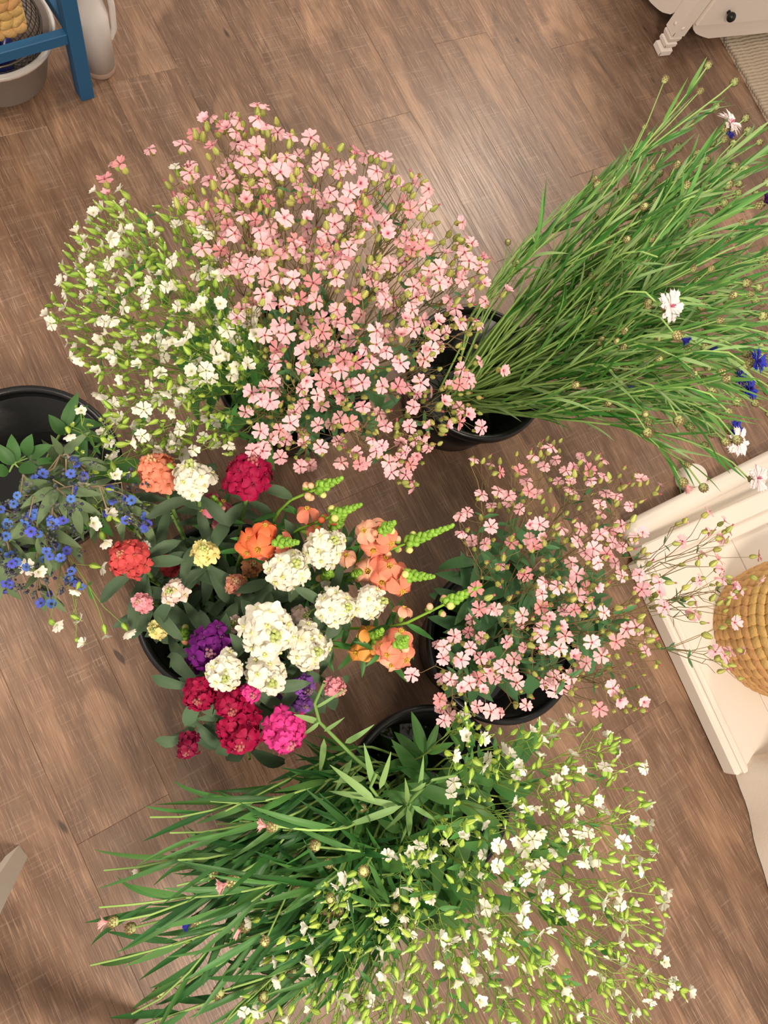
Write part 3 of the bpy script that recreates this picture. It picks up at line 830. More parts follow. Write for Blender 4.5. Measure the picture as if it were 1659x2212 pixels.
def ray_flower(outer, inner, n=13, L=.012, name='x', lift=.55, seed=0):
    r = random.Random(seed); g = MB()
    for k in range(n):
        a = 2*math.pi*k/n+r.uniform(-.1,.1)
        # each ray floret is a little trumpet split into pointed lobes
        for q in (-.22, 0, .22):
            petal(g, a+q, L*r.uniform(.8,1.1), L*.17, lift+r.uniform(-.35,.3), .3, -.12, 0, bw=.3, rows=(0,.55,.85,1.0), wid=(.25,.6,1.0,.1))
    for k in range(16):
        a = r.uniform(0,6.28); q = r.uniform(0,.0035); g.tube([(q*math.cos(a)*.5,q*math.sin(a)*.5,0),(q*math.cos(a),q*math.sin(a),.007)], .0005, .0004, 3, 1)
    return g.mesh('ray_florets', [mat('ray_'+name, outer, .55, .06, .2), mat('disc_'+name, inner, .6, .06)])
RAY = {'blue': ray_flower((52,60,190),(40,30,120),14,.016,'blue'), 'white': ray_flower((248,236,236),(206,110,140),15,.0185,'white',.4), 'purple': ray_flower((104,44,128),(70,24,90),16,.0145,'purple',.9),
       'pinkbud': ray_flower((246,196,196),(240,150,160),8,.0105,'pinkbud',1.2), 'bluebud': ray_flower((48,46,160),(40,30,110),8,.0105,'bluebud',1.2)}
def cornflower(key, tip, name_label, group, rng_, heads=('bud',), nl=14, rk=None, sag=.10, leafset=LIN, lsc=(.6,1.15), br=1, rimdir=None):
    c = BUCK[key]; rim = c+Vector((0,0,BH))
    hd = Vector((tip.x-c.x, tip.y-c.y, 0)); hd.normalize()
    side = Vector((-hd.y, hd.x, 0))
    k = rng_.uniform(.35,.85) if rk is None else rk
    base = c - hd*.04 + side*rng_.uniform(-.05,.05) + Vector((0,0,.012))
    rp = rim + hd*(BR*k) + side*rng_.uniform(-.095,.095) + Vector((0,0,.012))
    e = empty('cornflower', base, name_label, 'flower stem', group); B = Vector(base); TIPS[e.name] = topx(tip)
    ln = (tip-rp).length
    main = bez(base, base.lerp(rp, .5), rp.lerp(base, .2), rp, 4) + bez(rp, rp+(rp-base).normalized()*ln*.35+Vector((0,0,.02)), tip-hd*ln*.30+Vector((0,0,sag*.6)), tip, 9)[1:]
    g = MB(); g.tube(main, .0028, .0016, 5)
    ends = [(tip, (main[-1]-main[-2]).normalized())]
    nb = br
    for i in range(nb):
        j = rng_.randint(6, 9); p = main[j]; d = (main[j+1]-main[j]).normalized()
        q = p + d*rng_.uniform(.08,.16) + side*rng_.uniform(-.05,.05) + Vector((0,0,rng_.uniform(-.01,.05)))
        g.tube([p, p.lerp(q,.5)+d*.01, q], .0016, .0012, 4); ends.append((q, (q-p).normalized()))
    g.v = [tuple(Vector(v)-B) for v in g.v]
    sub('stem', g.mesh('cornflower_stem', CST), e)
    for i, (p, d) in enumerate(ends):
        h = heads[i % len(heads)]; R = frz(d+rv(.15)+Vector((0,0,0 if h in ('bud','none') else (2.2 if h in RAY and 'bud' not in h else .5))), rng_.uniform(0,6.28)); d2 = R.col[2]
        hs = rng_.uniform(1.15,1.45)*(.75 if i and h == 'bud' else 1)
        if h == 'none': continue
        o = put('flower_head', BH1, e, B, p+d2*.012*hs, R, hs)
        if h != 'bud': sub('petals', RAY[h], o)
    m = len(main)-1
    for i in range(nl):
        t = .36+.53*(i+rng_.random())/nl; x = t*m; j = min(m-1, int(x)); p = main[j].lerp(main[j+1], x-j)
        tg = (main[j+1]-main[j]).normalized(); sd = Matrix.Rotation(rng_.uniform(0,6.28), 3, tg) @ perp(tg)
        d = (tg + sd*rng_.uniform(.12,.38)).normalized()
        put('leaf', rng_.choice(leafset), e, B, p, frx(d, Vector((0,0,1))+rv(.3)), (rng_.uniform(*lsc), rng_.uniform(.8,1.3), 1))
    return e
rg = random.Random(21)
tips = [((1527,145),.62,'bud'),((1583,180),.62,'bud'),((1560,282),.66,'white'),((1560,305),.5,'bluebud'),((1612,285),.58,'bud'),((1640,282),.58,'bud'),((1632,448),.70,'purple'),((1560,440),.62,'bud'),((1420,555),.7,'none'),
        ((1455,720),.68,'bluebud'),((1430,665),.70,'white'),((1517,748),.62,'bluebud'),((1612,786),.64,'blue'),((1336,825),.5,'bluebud'),((1500,890),.55,'bud'),((1575,955),.55,'white'),((1618,1035),.50,'white'),((1570,930),.48,'blue'),
        ((1515,1048),.45,'bud'),((1470,1035),.46,'pinkbud'),((1640,745),.58,'bud'),((1632,725),.58,'pinkbud'),((1635,620),.6,'bud'),((1600,845),.5,'blue'),((1580,820),.5,'blue'),((1480,640),.45,'bluebud'),((1355,340),.55,'bud'),((1290,405),.55,'bud'),((1150,510),.55,'none')]
LMK = [('purple bloom',1646,442),('highest white bloom',1566,275),('white bloom among the leaves',1430,665),('large blue bloom',1625,783),('second lowest white bloom',1575,955),('lowest white bloom',1618,1035),('half-open blue bud',1455,720),('pale pink edge bud',1632,705),('small blue edge bud',1517,748),('green edge bud',1635,600),('upper right corner bud',1583,180),('lowest drooping bud',1515,1048),('hidden deep blue bloom',1336,825),('white table leg',1440,110),('black bucket rim',1120,680)]
def corn_label(x, y, h):
    if h == 'white': return ('white cornflower stem with pink centre, %s of the right-hand cornflowers' % ('highest' if y < 400 else ('tucked among the middle leaves' if y < 800 else ('lowest' if y > 1000 else 'second lowest'))))
    if h == 'purple': return 'dark purple cornflower stem at the upper right edge'
    if h == 'blue': return 'open blue cornflower stem at the %s of the right-hand bunch' % ('right edge' if y < 830 and x > 1610 else ('lower right' if y > 900 else 'far right, half hidden'))
    if h == 'bluebud': return 'cornflower stem with half-open blue bud at the %s of the right-hand bunch' % ('top right' if y < 400 else where(x, y, 1420, 700, 180, 250))
    if h == 'pinkbud': return 'cornflower stem with pale pink bud at the %s of the right-hand bunch' % where(x, y, 1420, 700, 180, 250)
    lm = min(LMK, key=lambda q: (q[1]-x)**2+(q[2]-y)**2); dx, dy = x-lm[1], lm[2]-y
    side = ('just ' if math.hypot(dx, dy) < 60 else '') + ['right of','above and right of','above','above and left of','left of','below and left of','below','below and right of'][int(round(math.degrees(math.atan2(dy, dx))/45)) % 8]
    return 'cornflower bud, tip %s the %s' % (side, lm[0])
GRP = 'cornflower stems in the right-hand bucket'
for (x, y), z, h in tips:
    cornflower('corn', P(x, y, z), corn_label(x, y, h), GRP, rg, (h, 'bud'), 13)
fan = [(1380,310),(1480,230),(1560,230),(1720,260),(1760,400),(1760,560),(1740,760),(1690,900),(1560,985),(1400,960),(1340,930),(1560,800),(1440,520),(1330,440)]
for (x, y) in sample(fan, 88, 24, rg):
    z = rg.uniform(.42,.66)
    cornflower('corn', P(x, y, z), corn_label(min(x,1650), y, 'bud'), GRP, rg, ('bud', rg.choice(('bud','none','bud'))), 16, br=rg.choice((1,1,2)))
# bottom-left drift of cornflower greenery
GRP2 = 'cornflower stems hanging left from the bottom bucket'
DK_ = [mat('drift_leaf_%d' % i, c, .5, .2, .2, hue=.012) for i, c in enumerate(((46,98,42),(74,124,58)))]
WIDE = [leaf_mesh('cornflower_leaf', m, .125, .0043, b, .25, 6, twist=RND.uniform(-.6,.6), peak=.3) for m in DK_ for b in (.2,.6,1.0)]
tips2 = [((225,1880),.40,'none'),((255,1990),.42,'pinkbud'),((292,2003),.42,'bud'),((196,2085),.38,'none'),((215,1960),.40,'none'),((285,2190),.38,'none'),((352,2140),.38,'bud'),((260,2230),.36,'none'),((325,1765),.42,'none'),((435,1985),.46,'bluebud'),((540,1995),.45,'pinkbud'),((515,1898),.52,'pinkbud'),((600,1785),.58,'pinkbud'),((480,2140),.42,'bud'),((575,2150),.44,'bud'),((455,1730),.46,'none'),((650,1925),.5,'bud'),((740,1960),.5,'pinkbud'),((460,2230),.36,'none'),((640,2100),.42,'bud'),((690,1830),.55,'bud')]
def corn_label2(x, y, h):
    wd = where(x, y, 520, 1950, 220, 200)
    return {'none':'leafy green cornflower shoot','bud':'cornflower stem in green bud','pinkbud':'cornflower stem with pale pink bud','bluebud':'cornflower stem with small blue bud'}[h] + ', %s of the bottom left greenery' % wd
for (x, y), z, h in tips2:
    cornflower('bot', P(x, y, z), corn_label2(x, y, h), GRP2, rg, (h, 'bud' if h != 'none' else 'none'), 15, leafset=WIDE, sag=.18, rk=rg.uniform(.6,.95))
for (x, y) in sample([(330,1790),(560,1740),(760,1850),(740,2050),(560,2100),(380,2060),(330,1900)], 34, 30, rg):
    cornflower('bot', P(x, y, rg.uniform(.36,.5)), corn_label2(x, y, 'none'), GRP2, rg, ('none','none'), 14, leafset=WIDE, sag=.16, rk=rg.uniform(.6,.95), br=0)

# pale broad-leaved shoots in the bottom bucket
PALE = [leaf_mesh('shoot_leaf', mat('shoot_leaf_pale', (128,164,98), .55, .18, .25, hue=.01), .085, .0038, b, .3, 6, peak=.25, tipw=.02) for b in (.15,.5,.9)]
def leafy_shoot(pix, leaves, label, rng_, key='bot', st=.0038):
    c = BUCK[key]; pts = [P(*q) for q in pix]
    base = c+Vector((rng_.uniform(-.04,.04), rng_.uniform(-.04,.04), .012))
    e = empty('leafy_shoot', base, label, 'flower stem', 'pale leafy shoots in the bottom bucket')
    g = MB(); main = [Vector(base), base.lerp(pts[0], .5)+Vector((0,0,.02))]+pts
    g.tube(main, st, .002, 6); g.v = [tuple(Vector(v)-base) for v in g.v]; sub('stem', g.mesh('shoot_stem', mat('shoot_stem', (112,148,78), .55, .1)), e)
    for (a, b, s) in leaves:
        p = P(*a); q = P(*b); d = q-p
        put('leaf', rng_.choice(PALE), e, base, p, frx(d, Vector((0,0,1))), (d.length/.085, s, 1))
    return e
rr = random.Random(4)
leafy_shoot([(830,1690,.42),(770,1640,.47),(720,1590,.52),(690,1560,.54),(680,1520,.58),(700,1475,.62)],
   [((700,1595,.50),(695,1690,.48),1.3),((745,1605,.5),(790,1585,.55),1.2),((690,1560,.54),(640,1545,.56),1.2),((700,1580,.53),(740,1555,.56),.8),((790,1680,.47),(725,1690,.5),1.3),((760,1640,.48),(720,1720,.46),1.2),((680,1530,.57),(735,1500,.6),.6),((690,1560,.55),(650,1600,.55),.8)],
   'pale green leafy shoot with a bud leaning up towards the stocks', rr)
e = leafy_shoot([(850,1780,.45),(830,1740,.52),(800,1700,.56),(815,1670,.58)],
   [((805,1695,.56),(790,1612,.60),1.3),((820,1705,.56),(846,1632,.60),1.2),((812,1732,.55),(725,1660,.58),1.5),((810,1722,.54),(726,1718,.56),1.3),((870,1740,.56),(724,1800,.56),1.4),((880,1745,.54),(896,1830,.52),1.3),((880,1735,.55),(880,1690,.60),1.0),((860,1740,.55),(760,1722,.55),1.2)],
   'broad pale leaves of a young shoot in the middle of the bottom bucket', rr)
leafy_shoot([(880,1760,.45),(880,1735,.54),(910,1705,.58),(935,1685,.60),(985,1675,.62)],
   [((905,1705,.58),(918,1640,.62),.9),((885,1735,.55),(900,1760,.54),.9),((890,1740,.55),(955,1780,.55),1.0),((920,1690,.6),(880,1730,.58),.8),((890,1735,.54),(830,1800,.5),1.0),((895,1738,.54),(865,1835,.48),.8)],
   'arching pale shoot ending in a reddish bud over the bottom bucket', rr)
# broad dark leaves low in the bottom bucket
BRO = [leaf_mesh('broad_leaf', mat('broad_leaf_green', (74,122,66), .5, .15, .2, hue=.01), .15, .020, b, .18, 8, peak=.35) for b in (.3,.8,1.3)]
def broad_stem(key, pairs, label, group, rng_):
    c = BUCK[key]; base = c+Vector((rng_.uniform(-.05,.05), rng_.uniform(-.05,.05), .012))
    e = empty('greenery_sprig', base, label, 'greenery', group); g = MB()
    mx = sum((P(*a) for a, b, s in pairs), Vector())/len(pairs)
    nd = Vector((mx.x, mx.y, mx.z)); g.tube([base, base.lerp(nd,.5)+Vector((0,0,.03)), nd], .003, .0024, 5)
    for a, b, s in pairs: g.tube([nd, P(*a)], .002, .0015, 4)
    g.v = [tuple(Vector(v)-base) for v in g.v]; sub('stem', g.mesh('broad_stem', CST), e)
    for a, b, s in pairs:
        p = P(*a); q = P(*b); d = q-p; put('leaf', rng_.choice(BRO), e, base, p, frx(d, Vector((0,0,1))), (d.length/.15, s, 1))
broad_stem('bot', [((990,1700,.33),(1060,1620,.34),.5),((960,1690,.34),(900,1710,.34),.6),((980,1720,.36),(1060,1720,.38),.7)], 'broad dark leaves at the upper side of the bottom bucket', 'broad dark leaves in the bottom bucket', rr)
broad_stem('bot', [((960,1830,.36),(1080,1990,.34),1.2),((1010,1870,.36),(1120,1960,.34),1.3),((990,1800,.36),(1070,1850,.34),1.1),((900,1830,.36),(960,1900,.34),1.0)], 'broad dark leaves at the lower right of the bottom bucket', 'broad dark leaves in the bottom bucket', rr)
broad_stem('bot', [((840,1870,.34),(780,1960,.30),1.2),((870,1900,.34),(850,2060,.28),1.1),((920,1900,.34),(960,2040,.28),1.1),((800,1850,.34),(720,1840,.32),1.3),((960,1990,.33),(900,2090,.28),1.0)], 'broad dark leaves hanging at the lower left of the bottom bucket', 'broad dark leaves in the bottom bucket', rr)

# ============================================================ STOCKS
def floret(mat_, eye, R=.016, seed=0, layers=2):
    r = random.Random(seed); g = MB()
    for q in range(layers):
        n = (5,4,3)[q]; L = R*(1-.25*q); lift = -.05+.62*q
        for k in range(n):
            petal(g, 2*math.pi*(k+.5*q)/n+r.uniform(-.15,.15), L*r.uniform(.88,1.1), L*.60, lift+r.uniform(-.25,.25), .6, .02, 0, bw=.35, ruffle=R*.13, ph=r.uniform(0,6), cols=5, rows=(0,.3,.6,.85,1.0), wid=(.3,.6,.95,1.0,.72), z0=.002*q)
    for k in range(4):
        a = r.uniform(0,6.28); g.ball((.0016*math.cos(a),.0016*math.sin(a),.006), .0016, 5, 3, 1)
    g.tube([(0,0,-.012),(0,0,.001)], .0016, .0026, 5, 1)
    return g.mesh('stock_floret', [mat_, eye])
STC = {'white': ((242,238,222),(214,216,140)), 'blush': ((246,222,214),(214,206,130)), 'yellow': ((244,232,158),(206,196,100)), 'salmon': ((238,150,122),(200,120,80)), 'coral': ((214,84,84),(180,90,70)),
       'red': ((176,52,60),(130,40,50)), 'peach': ((232,160,138),(196,150,80)), 'pink': ((240,164,176),(196,120,120)), 'hot': ((226,64,148),(160,40,90)), 'crimson': ((164,12,66),(120,10,50)), 'maroon': ((132,14,58),(110,40,60)),
       'purple': ((112,26,122),(80,40,80)), 'violet': ((140,84,176),(110,80,120)), 'tan': ((196,132,92),(150,110,60)), 'rose': ((206,70,120),(140,50,80))}
SFL = {}
for i, (k, (a, b)) in enumerate(STC.items()):
    m = petal_mat('stock_'+k, a, tuple(int(x*.75+y*.25) for x, y in zip(a, b)), .001, .008, vary=.07, trans=.22); e_ = mat('stock_eye_'+k, b, .6, 0)
    SFL[k] = [floret(m, e_, seed=i*5+j) for j in range(3)]
SGR = mat('stock_bud_green', (176,190,112), .6, .12); SGL = mat('stock_leaf', (78,102,74), .65, .16, .12, hue=.01); SGS = mat('stock_stem', (122,160,84), .55, .1)
SLF = [leaf_mesh('stock_leaf', SGL, .082, .0088, b, .34, 7, wave=.0015, peak=.66, tipw=.25) for b in (.4,.9,1.5)]
def bud_cluster(m1, m2, seed):
    r = random.Random(seed); g = MB()
    for k in range(9):
        a = k*2.4; q = .0011*k**.75+.0006; g.ball((q*math.cos(a), q*math.sin(a), .010-.0009*k), (.0022,.0022,.0036), 6, 4, 1 if k > 5 else 0)
    g.tube([(0,0,-.01),(0,0,.006)], .003, .0025, 6, 0)
    return g.mesh('stock_buds', [m1, m2])
def budmat(k, a): return SGR if k in ('white','blush','yellow') else mat('stock_budgreen_'+k, tuple(int(.45*x+.55*y) for x, y in zip(a, (168,160,112))), .6, .1)
SBUD = {k: bud_cluster(budmat(k, a), mat('stock_bud_'+k, tuple(int(.6*x+.4*y) for x, y in zip(a, (190,200,120))), .6, 0), i) for i, (k, (a, b)) in enumerate(STC.items())}
rs = random.Random(33)
def stock(x, y, rpx, col, z, label, nleaf=5, lean=None):
    c = BUCK['stock']; p = P(x, y, z); R = .94*rpx*depth(p)/F_PX
    hd = Vector((p.x-c.x, p.y-c.y, 0)); ln = hd.length; hn = hd.normalized() if ln > .005 else Vector((1,0,0))
    ax = (hn*min(.75, ln*2.6) + Vector((0,0,1))).normalized()
    if lean: ax = (ax+Vector(lean)).normalized()
    base = c + hn*min(.07, ln*.4) + Vector((rs.uniform(-.015,.015), rs.uniform(-.015,.015), .012))
    e = empty('stock_flower', base, label, 'flower', 'stocks in the middle bucket'); B = Vector(base)
    H = R*1.15; low = p - ax*H
    rimp = c + hn*min(BR*.8, ln*.75) + Vector((0,0,min(BH, low.z-.03)))
    main = bez(base, base.lerp(rimp,.5), rimp+(rimp-base)*.1, low-ax*.03, 6)+[low, p-ax*R*.2]
    g = MB(); g.tube(main, .0042, .0030, 6); g.v = [tuple(Vector(v)-B) for v in g.v]
    sub('stem', g.mesh('stock_stem', SGS), e)
    fr = frz(ax, rs.uniform(0,6.28)); u, v, wz = fr.col[0], fr.col[1], fr.col[2]
    fsz = min(.021, max(.0125, R*.58)); s = fsz/.016
    rings = [(R*.78, -H*.75, 6, 1.05), (R*.60, -H*.20, 5, .75), (R*.30, H*.0, 2, .5)]
    if R < .024: rings = [(R*.5, -H*.4, 4, .9), (R*.32, H*.0, 2, .5)]
    if R > .038: rings = [(R*.84, -H*.75, 9, 1.05), (R*.66, -H*.25, 7, .75), (R*.40, H*.0, 3, .45)]
    for (rr_, hh, n, tilt) in rings:
        o0 = rs.uniform(0,6.28)
        for k in range(n):
            a = o0+2*math.pi*k/n+rs.uniform(-.2,.2); rad = u*math.cos(a)+v*math.sin(a)
            d = (wz*math.cos(tilt)+rad*math.sin(tilt)+rv(.12)).normalized()
            q = p + rad*(rr_*rs.uniform(.78,1.22)) + wz*(hh+rs.uniform(-.009,.009))
            put('floret', rs.choice(SFL[col]), e, B, q, frz(d, rs.uniform(0,6.28)), s*rs.uniform(.85,1.12))
    put('bud_cluster', SBUD[col], e, B, p+wz*(H*.22), fr, (1.55 if col in ('white','blush','yellow') else 1.35)*max(.7, R/.034))
    for k in range(nleaf):
        a = k*2.4+rs.random(); t = rs.uniform(0, .55); q = low.lerp(main[-4], t) - ax*.006
        rad = u*math.cos(a)+v*math.sin(a); d = (rad + ax*rs.uniform(-.1,.7)).normalized()
        put('leaf', rs.choice(SLF), e, B, q, frx(d, ax+Vector((0,0,.4))), (rs.uniform(.65,1.1), rs.uniform(.9,1.3), 1))
for a in (
 (330,1003,44,'salmon',.56,'salmon pink stock at the upper left of the middle bucket'),
 (415,1015,46,'white',.60,'white stock on a long bare stem at the top of the middle bucket'),
 (545,1008,50,'crimson',.60,'crimson stock at the top of the middle bucket under the pink bunch'),
 (458,1085,24,'rose',.46,'small rose pink stock behind the pale yellow one'),
 (441,1190,38,'yellow',.56,'pale yellow stock in the upper left of the middle bucket'),
 (268,1202,42,'coral',.54,'coral stock at the far left of the middle bucket'),
 (360,1217,30,'red',.42,'dull red stock right of the coral one, low in the bucket'),
 (418,1240,26,'red',.36,'dark red stock below the pale yellow one'),
 (370,1278,36,'blush',.52,'blush white stock at the left of the middle bucket'),
 (510,1258,33,'peach',.50,'peach pink stock in the middle of the bucket'),
 (545,1222,26,'tan',.42,'tan peach stock under the orange snapdragon'),
 (305,1300,24,'pink',.48,'small light pink stock at the left rim of the middle bucket'),
 (337,1360,28,'yellow',.42,'small yellow stock at the lower left rim of the bucket'),
 (394,1326,18,'tan',.36,'small faded brown stock beside the blush one'),
 (502,1346,32,'blush',.46,'blush stock above the deep purple one'),
 (632,1222,50,'white',.60,'white stock left of the small green snapdragon tips'),
 (712,1172,44,'white',.60,'white stock highest on the right of the bucket'),
 (588,1368,64,'white',.62,'largest white stock in the centre of the bucket'),
 (678,1402,48,'white',.58,'white stock at the lower right of the largest white one'),
 (740,1312,44,'white',.58,'white stock at the right of the bucket'),
 (817,1300,40,'white',.58,'rightmost white stock in the bucket'),
 (655,1330,26,'blush',.44,'cream stock half hidden above the largest white one'),
 (712,1255,22,'white',.46,'small white stock between the larger white ones'),
 (455,1408,50,'purple',.54,'deep purple stock at the lower left of the bucket'),
 (415,1440,26,'purple',.46,'small purple stock behind the deep purple one'),
 (486,1460,42,'white',.58,'white stock just below the deep purple one'),
 (582,1468,48,'white',.58,'white stock below the largest white one'),
 (548,1428,26,'maroon',.44,'small maroon stock between the white ones'),
 (428,1508,40,'crimson',.54,'crimson stock at the lower left below the purple one'),
 (500,1530,42,'crimson',.55,'crimson stock in the middle of the lower group'),
 (517,1600,50,'crimson',.54,'crimson stock at the bottom of the lower group'),
 (404,1617,32,'maroon',.48,'dark maroon stock hanging lowest at the left'),
 (622,1600,46,'hot',.55,'hot pink stock at the bottom of the bucket'),
 (662,1488,36,'violet',.52,'violet stock at the lower right of the bucket'),
 (594,1522,30,'violet',.46,'violet stock tucked below the white ones'),
 (655,1520,24,'violet',.48,'small violet stock beside the leafy shoot'),
 (732,1490,26,'pink',.48,'light pink stock at the lower right edge'),
 (545,1498,18,'hot',.56,'single magenta stock bloom above the crimson group'),
): stock(*a)
# loose grey-green foliage stems filling the bucket
for i, (x, y, z) in enumerate([(370,1110,.45),(470,1150,.42),(560,1300,.40),(440,1310,.40),(640,1290,.45),(350,1160,.40),(590,1110,.40),(420,1370,.44),(520,1190,.40),(690,1250,.44),(610,1460,.38),(470,1560,.42),(560,1560,.40),(390,1230,.38),(720,1370,.40),(300,1240,.42),(650,1180,.40),(540,1640,.40)]):
    c = BUCK['stock']; p = P(x, y, z); hd = Vector((p.x-c.x, p.y-c.y, 0)); base = c+hd*.25+Vector((0,0,.012))
    e = empty('foliage_stem', base, 'grey-green leafy stem at the %s of the stock bucket' % where(x, y, 500, 1320, 190, 260), 'flower stem', 'leafy stems among the stocks'); TIPS[e.name] = (x, y)
    main = bez(base, base.lerp(p,.4), base.lerp(p,.7)+Vector((0,0,.04)), p, 6)
    g = MB(); g.tube(main, .0036, .0024, 6); g.v = [tuple(Vector(v)-base) for v in g.v]; sub('stem', g.mesh('foliage_stem', SGS), e)
    for k in range(6):
        t = rs.uniform(.45,1.0)*6; j = min(5, int(t)); q = main[j].lerp(main[j+1], t-j); tg = (main[j+1]-main[j]).normalized()
        sd = Matrix.Rotation(k*2.4, 3, tg) @ perp(tg); d = (sd+tg*rs.uniform(0,.6)).normalized()
        put('leaf', rs.choice(SLF), e, base, q, frx(d, tg+Vector((0,0,.4))), (rs.uniform(.7,1.25), rs.uniform(1,1.5), 1))

# ============================================================ SNAPDRAGONS
SNC = {'orange': ((244,122,78),(240,190,90)), 'coral': ((242,146,120),(236,196,96)), 'peach': ((248,186,158),(236,208,120)), 'apricot': ((250,176,92),(236,170,60)), 'red': ((226,84,58),(210,150,70)), 'pink': ((226,128,148),(210,150,120))}
STAM = mat('snap_stamen', (236,208,96), .5, 0)
def snap_flower(cols, seed, R=.0175):
    r = random.Random(seed); g = MB(); o, t = cols
    for k in range(5):
        petal(g, 2*math.pi*k/5+r.uniform(-.12,.12), R*r.uniform(.85,1.1), R*.54, .28+r.uniform(-.18,.18), .95, .03, 0, bw=.42, ruffle=R*.11, ph=r.uniform(0,6), cols=5, rows=(0,.3,.6,.85,1.0), base=.0035)
    g.lathe([(.0030,-.020),(.0048,-.014),(.0052,-.006),(.0040,.0005)], 10, 1)
    for k in range(7):
        a = 2*math.pi*k/7; g.tube([(.0014*math.cos(a),.0014*math.sin(a),-.002),(.003*math.cos(a),.003*math.sin(a),.004)], .0008, .0009, 4, 2)
    g.lathe([(.0010,-.024),(.0042,-.021),(.0050,-.015)], 6, 3)
    return g.mesh('snapdragon_bloom', [petal_mat('snap_'+str(seed//10), o, tuple(int(.7*x+.3*y) for x, y in zip(o, t)), .003, .010, vary=.07, trans=.22), mat('snap_tube_'+str(seed//10), tuple(int(.5*x+.5*y) for x, y in zip(o,(240,214,150))), .6, 0, .2), STAM, SGRN])
SGRN = mat('snap_green', (140,190,68), .5, .12, .15); SGRD = mat('snap_leaf', (62,118,52), .5, .16, .15)
SNF = {k: [snap_flower(v, i*10+j) for j in range(3)] for i, (k, v) in enumerate(SNC.items())}
def ovbud(m1, m2, L, R):
    g = MB(); g.lathe([(.0008,-L),(R*.8,-L*.8),(R,-L*.45),(R*.7,-L*.12),(.0004,.0)], 8, 0); g.lathe([(.0010,-L*1.02),(R*1.0,-L*.84),(R*1.12,-L*.55)], 5, 1); return g.mesh('snap_bud', [m1, m2])
SNB = {k: ovbud(mat('snapbud_'+k, tuple(int(.75*x+.25*y) for x, y in zip(v[0], (244,220,150))), .55, .06, .15), SGRN, .014, .0058) for k, v in SNC.items()}
SNB['lime'] = ovbud(mat('snapbud_lime', (226,226,140), .55, .06, .15), SGRN, .013, .0060)
SGB = ovbud(SGRN, SGRN, .0095, .0040)
SNL = [leaf_mesh('snap_leaf', SGRD, .055, .0052, b, .25, 5, peak=.4) for b in (.3,.8)]
rn = random.Random(44)
def snap(a, b, col, nbl, nbd, label, ngreen=26, leaves=10, blz=0.0):
    "spike from pixel point a (lowest bloom) to b (green tip)"
    c = BUCK['stock']; p = P(*a); q = P(*b); ax = (q-p); L = ax.length; ax.normalize()
    hd = Vector((p.x-c.x, p.y-c.y, 0)); base = c+hd.normalized()*min(.08, hd.length*.4)+Vector((rn.uniform(-.01,.01), rn.uniform(-.01,.01), .012)); B = Vector(base)
    e = empty('snapdragon', base, label, 'flower', 'snapdragons in the middle bucket')
    rimp = c+hd.normalized()*min(BR*.8, hd.length*.7)+Vector((0,0,min(BH, p.z-.04)))
    main = bez(base, base.lerp(rimp,.6), p-ax*.05, p, 6)+[p+ax*L*t for t in (.35,.7,1.0)]
    g = MB(); g.tube(main, .0036, .0016, 6); g.v = [tuple(Vector(v)-B) for v in g.v]; sub('stem', g.mesh('snap_stem', SGRN), e)
    fr = frz(ax, rn.uniform(0,6.28)); u, v, wz = fr.col
    u, v = fr.col[0], fr.col[1]
    for k in range(nbl):
        an = 2.4*k+rn.uniform(-.3,.3)+1; rad = u*math.cos(an)+v*math.sin(an)+Vector((0,0,.55)); rad.normalize()
        o = p+ax*(max(L*.40,.05)*(k/max(1,nbl)-.25)+rn.uniform(-.005,.005)); d = (rad+ax*.35).normalized()
        put('blossom', rn.choice(SNF[col] if isinstance(col, str) else SNF[rn.choice(col)]), e, B, o+d*.030, frz(d, rn.uniform(0,6.28)), rn.uniform(.95,1.2))
    c0 = col if isinstance(col, str) else col[0]
    for k in range(nbd):
        an = 2.4*k+rn.uniform(-.3,.3); rad = u*math.cos(an)+v*math.sin(an); o = p+ax*(L*(.25+.40*k/max(1,nbd))); d = (rad+ax*.6).normalized()
        put('bud', SNB['lime' if (k > nbd*.6) else c0], e, B, o+d*.019, frz(d), rn.uniform(.85,1.15))
    for k in range(ngreen):
        t = k/ngreen; an = 2.4*k; rad = u*math.cos(an)+v*math.sin(an); o = p+ax*(L*(.55+.47*t)); d = (rad*(1-.75*t)+ax*(.55+t)).normalized()
        put('green_bud', SGB, e, B, o+d*(.0135*(1-.45*t)), frz(d), 1.55*(1-.5*t))
    for k in range(leaves):
        t = rn.uniform(2.2,6.0); j = int(t); o = main[j].lerp(main[j+1], t-j) if j < 6 else p; tg = (main[min(j+1,6)]-main[min(j,5)]).normalized()
        sd = Matrix.Rotation(k*2.4, 3, tg) @ perp(tg); put('leaf', rn.choice(SNL), e, B, o, frx((sd+tg*rn.uniform(.1,.7)).normalized(), tg+Vector((0,0,.5))), rn.uniform(.7,1.2))
snap((550,1168,.54),(640,1172,.62), ('orange','orange','coral'), 7, 2, 'bright orange snapdragon left of the white stocks', 16)
snap((648,1142,.52),(775,1092,.60), ('red','coral'), 2, 6, 'red snapdragon with green spike above the white stocks', 24)
snap((628,1080,.55),(735,1035,.64), 'lime' if False else 'peach', 0, 7, 'lime and cream snapdragon in bud at the top of the bucket', 18)
snap((800,1165,.56),(850,1130,.66), ('coral','peach'), 6, 4, 'peach snapdragon in bloom at the right of the bucket', 18)
snap((770,1215,.52),(972,1138,.62), 'peach', 2, 6, 'long green-tipped snapdragon spike reaching right', 30)
snap((815,1240,.54),(932,1246,.62), ('coral','coral','peach'), 7, 4, 'coral snapdragon in bloom below the long green spike', 22)
snap((880,1345,.54),(1032,1270,.62), 'peach', 1, 5, 'peach snapdragon spike leaning over the pink bucket', 30)
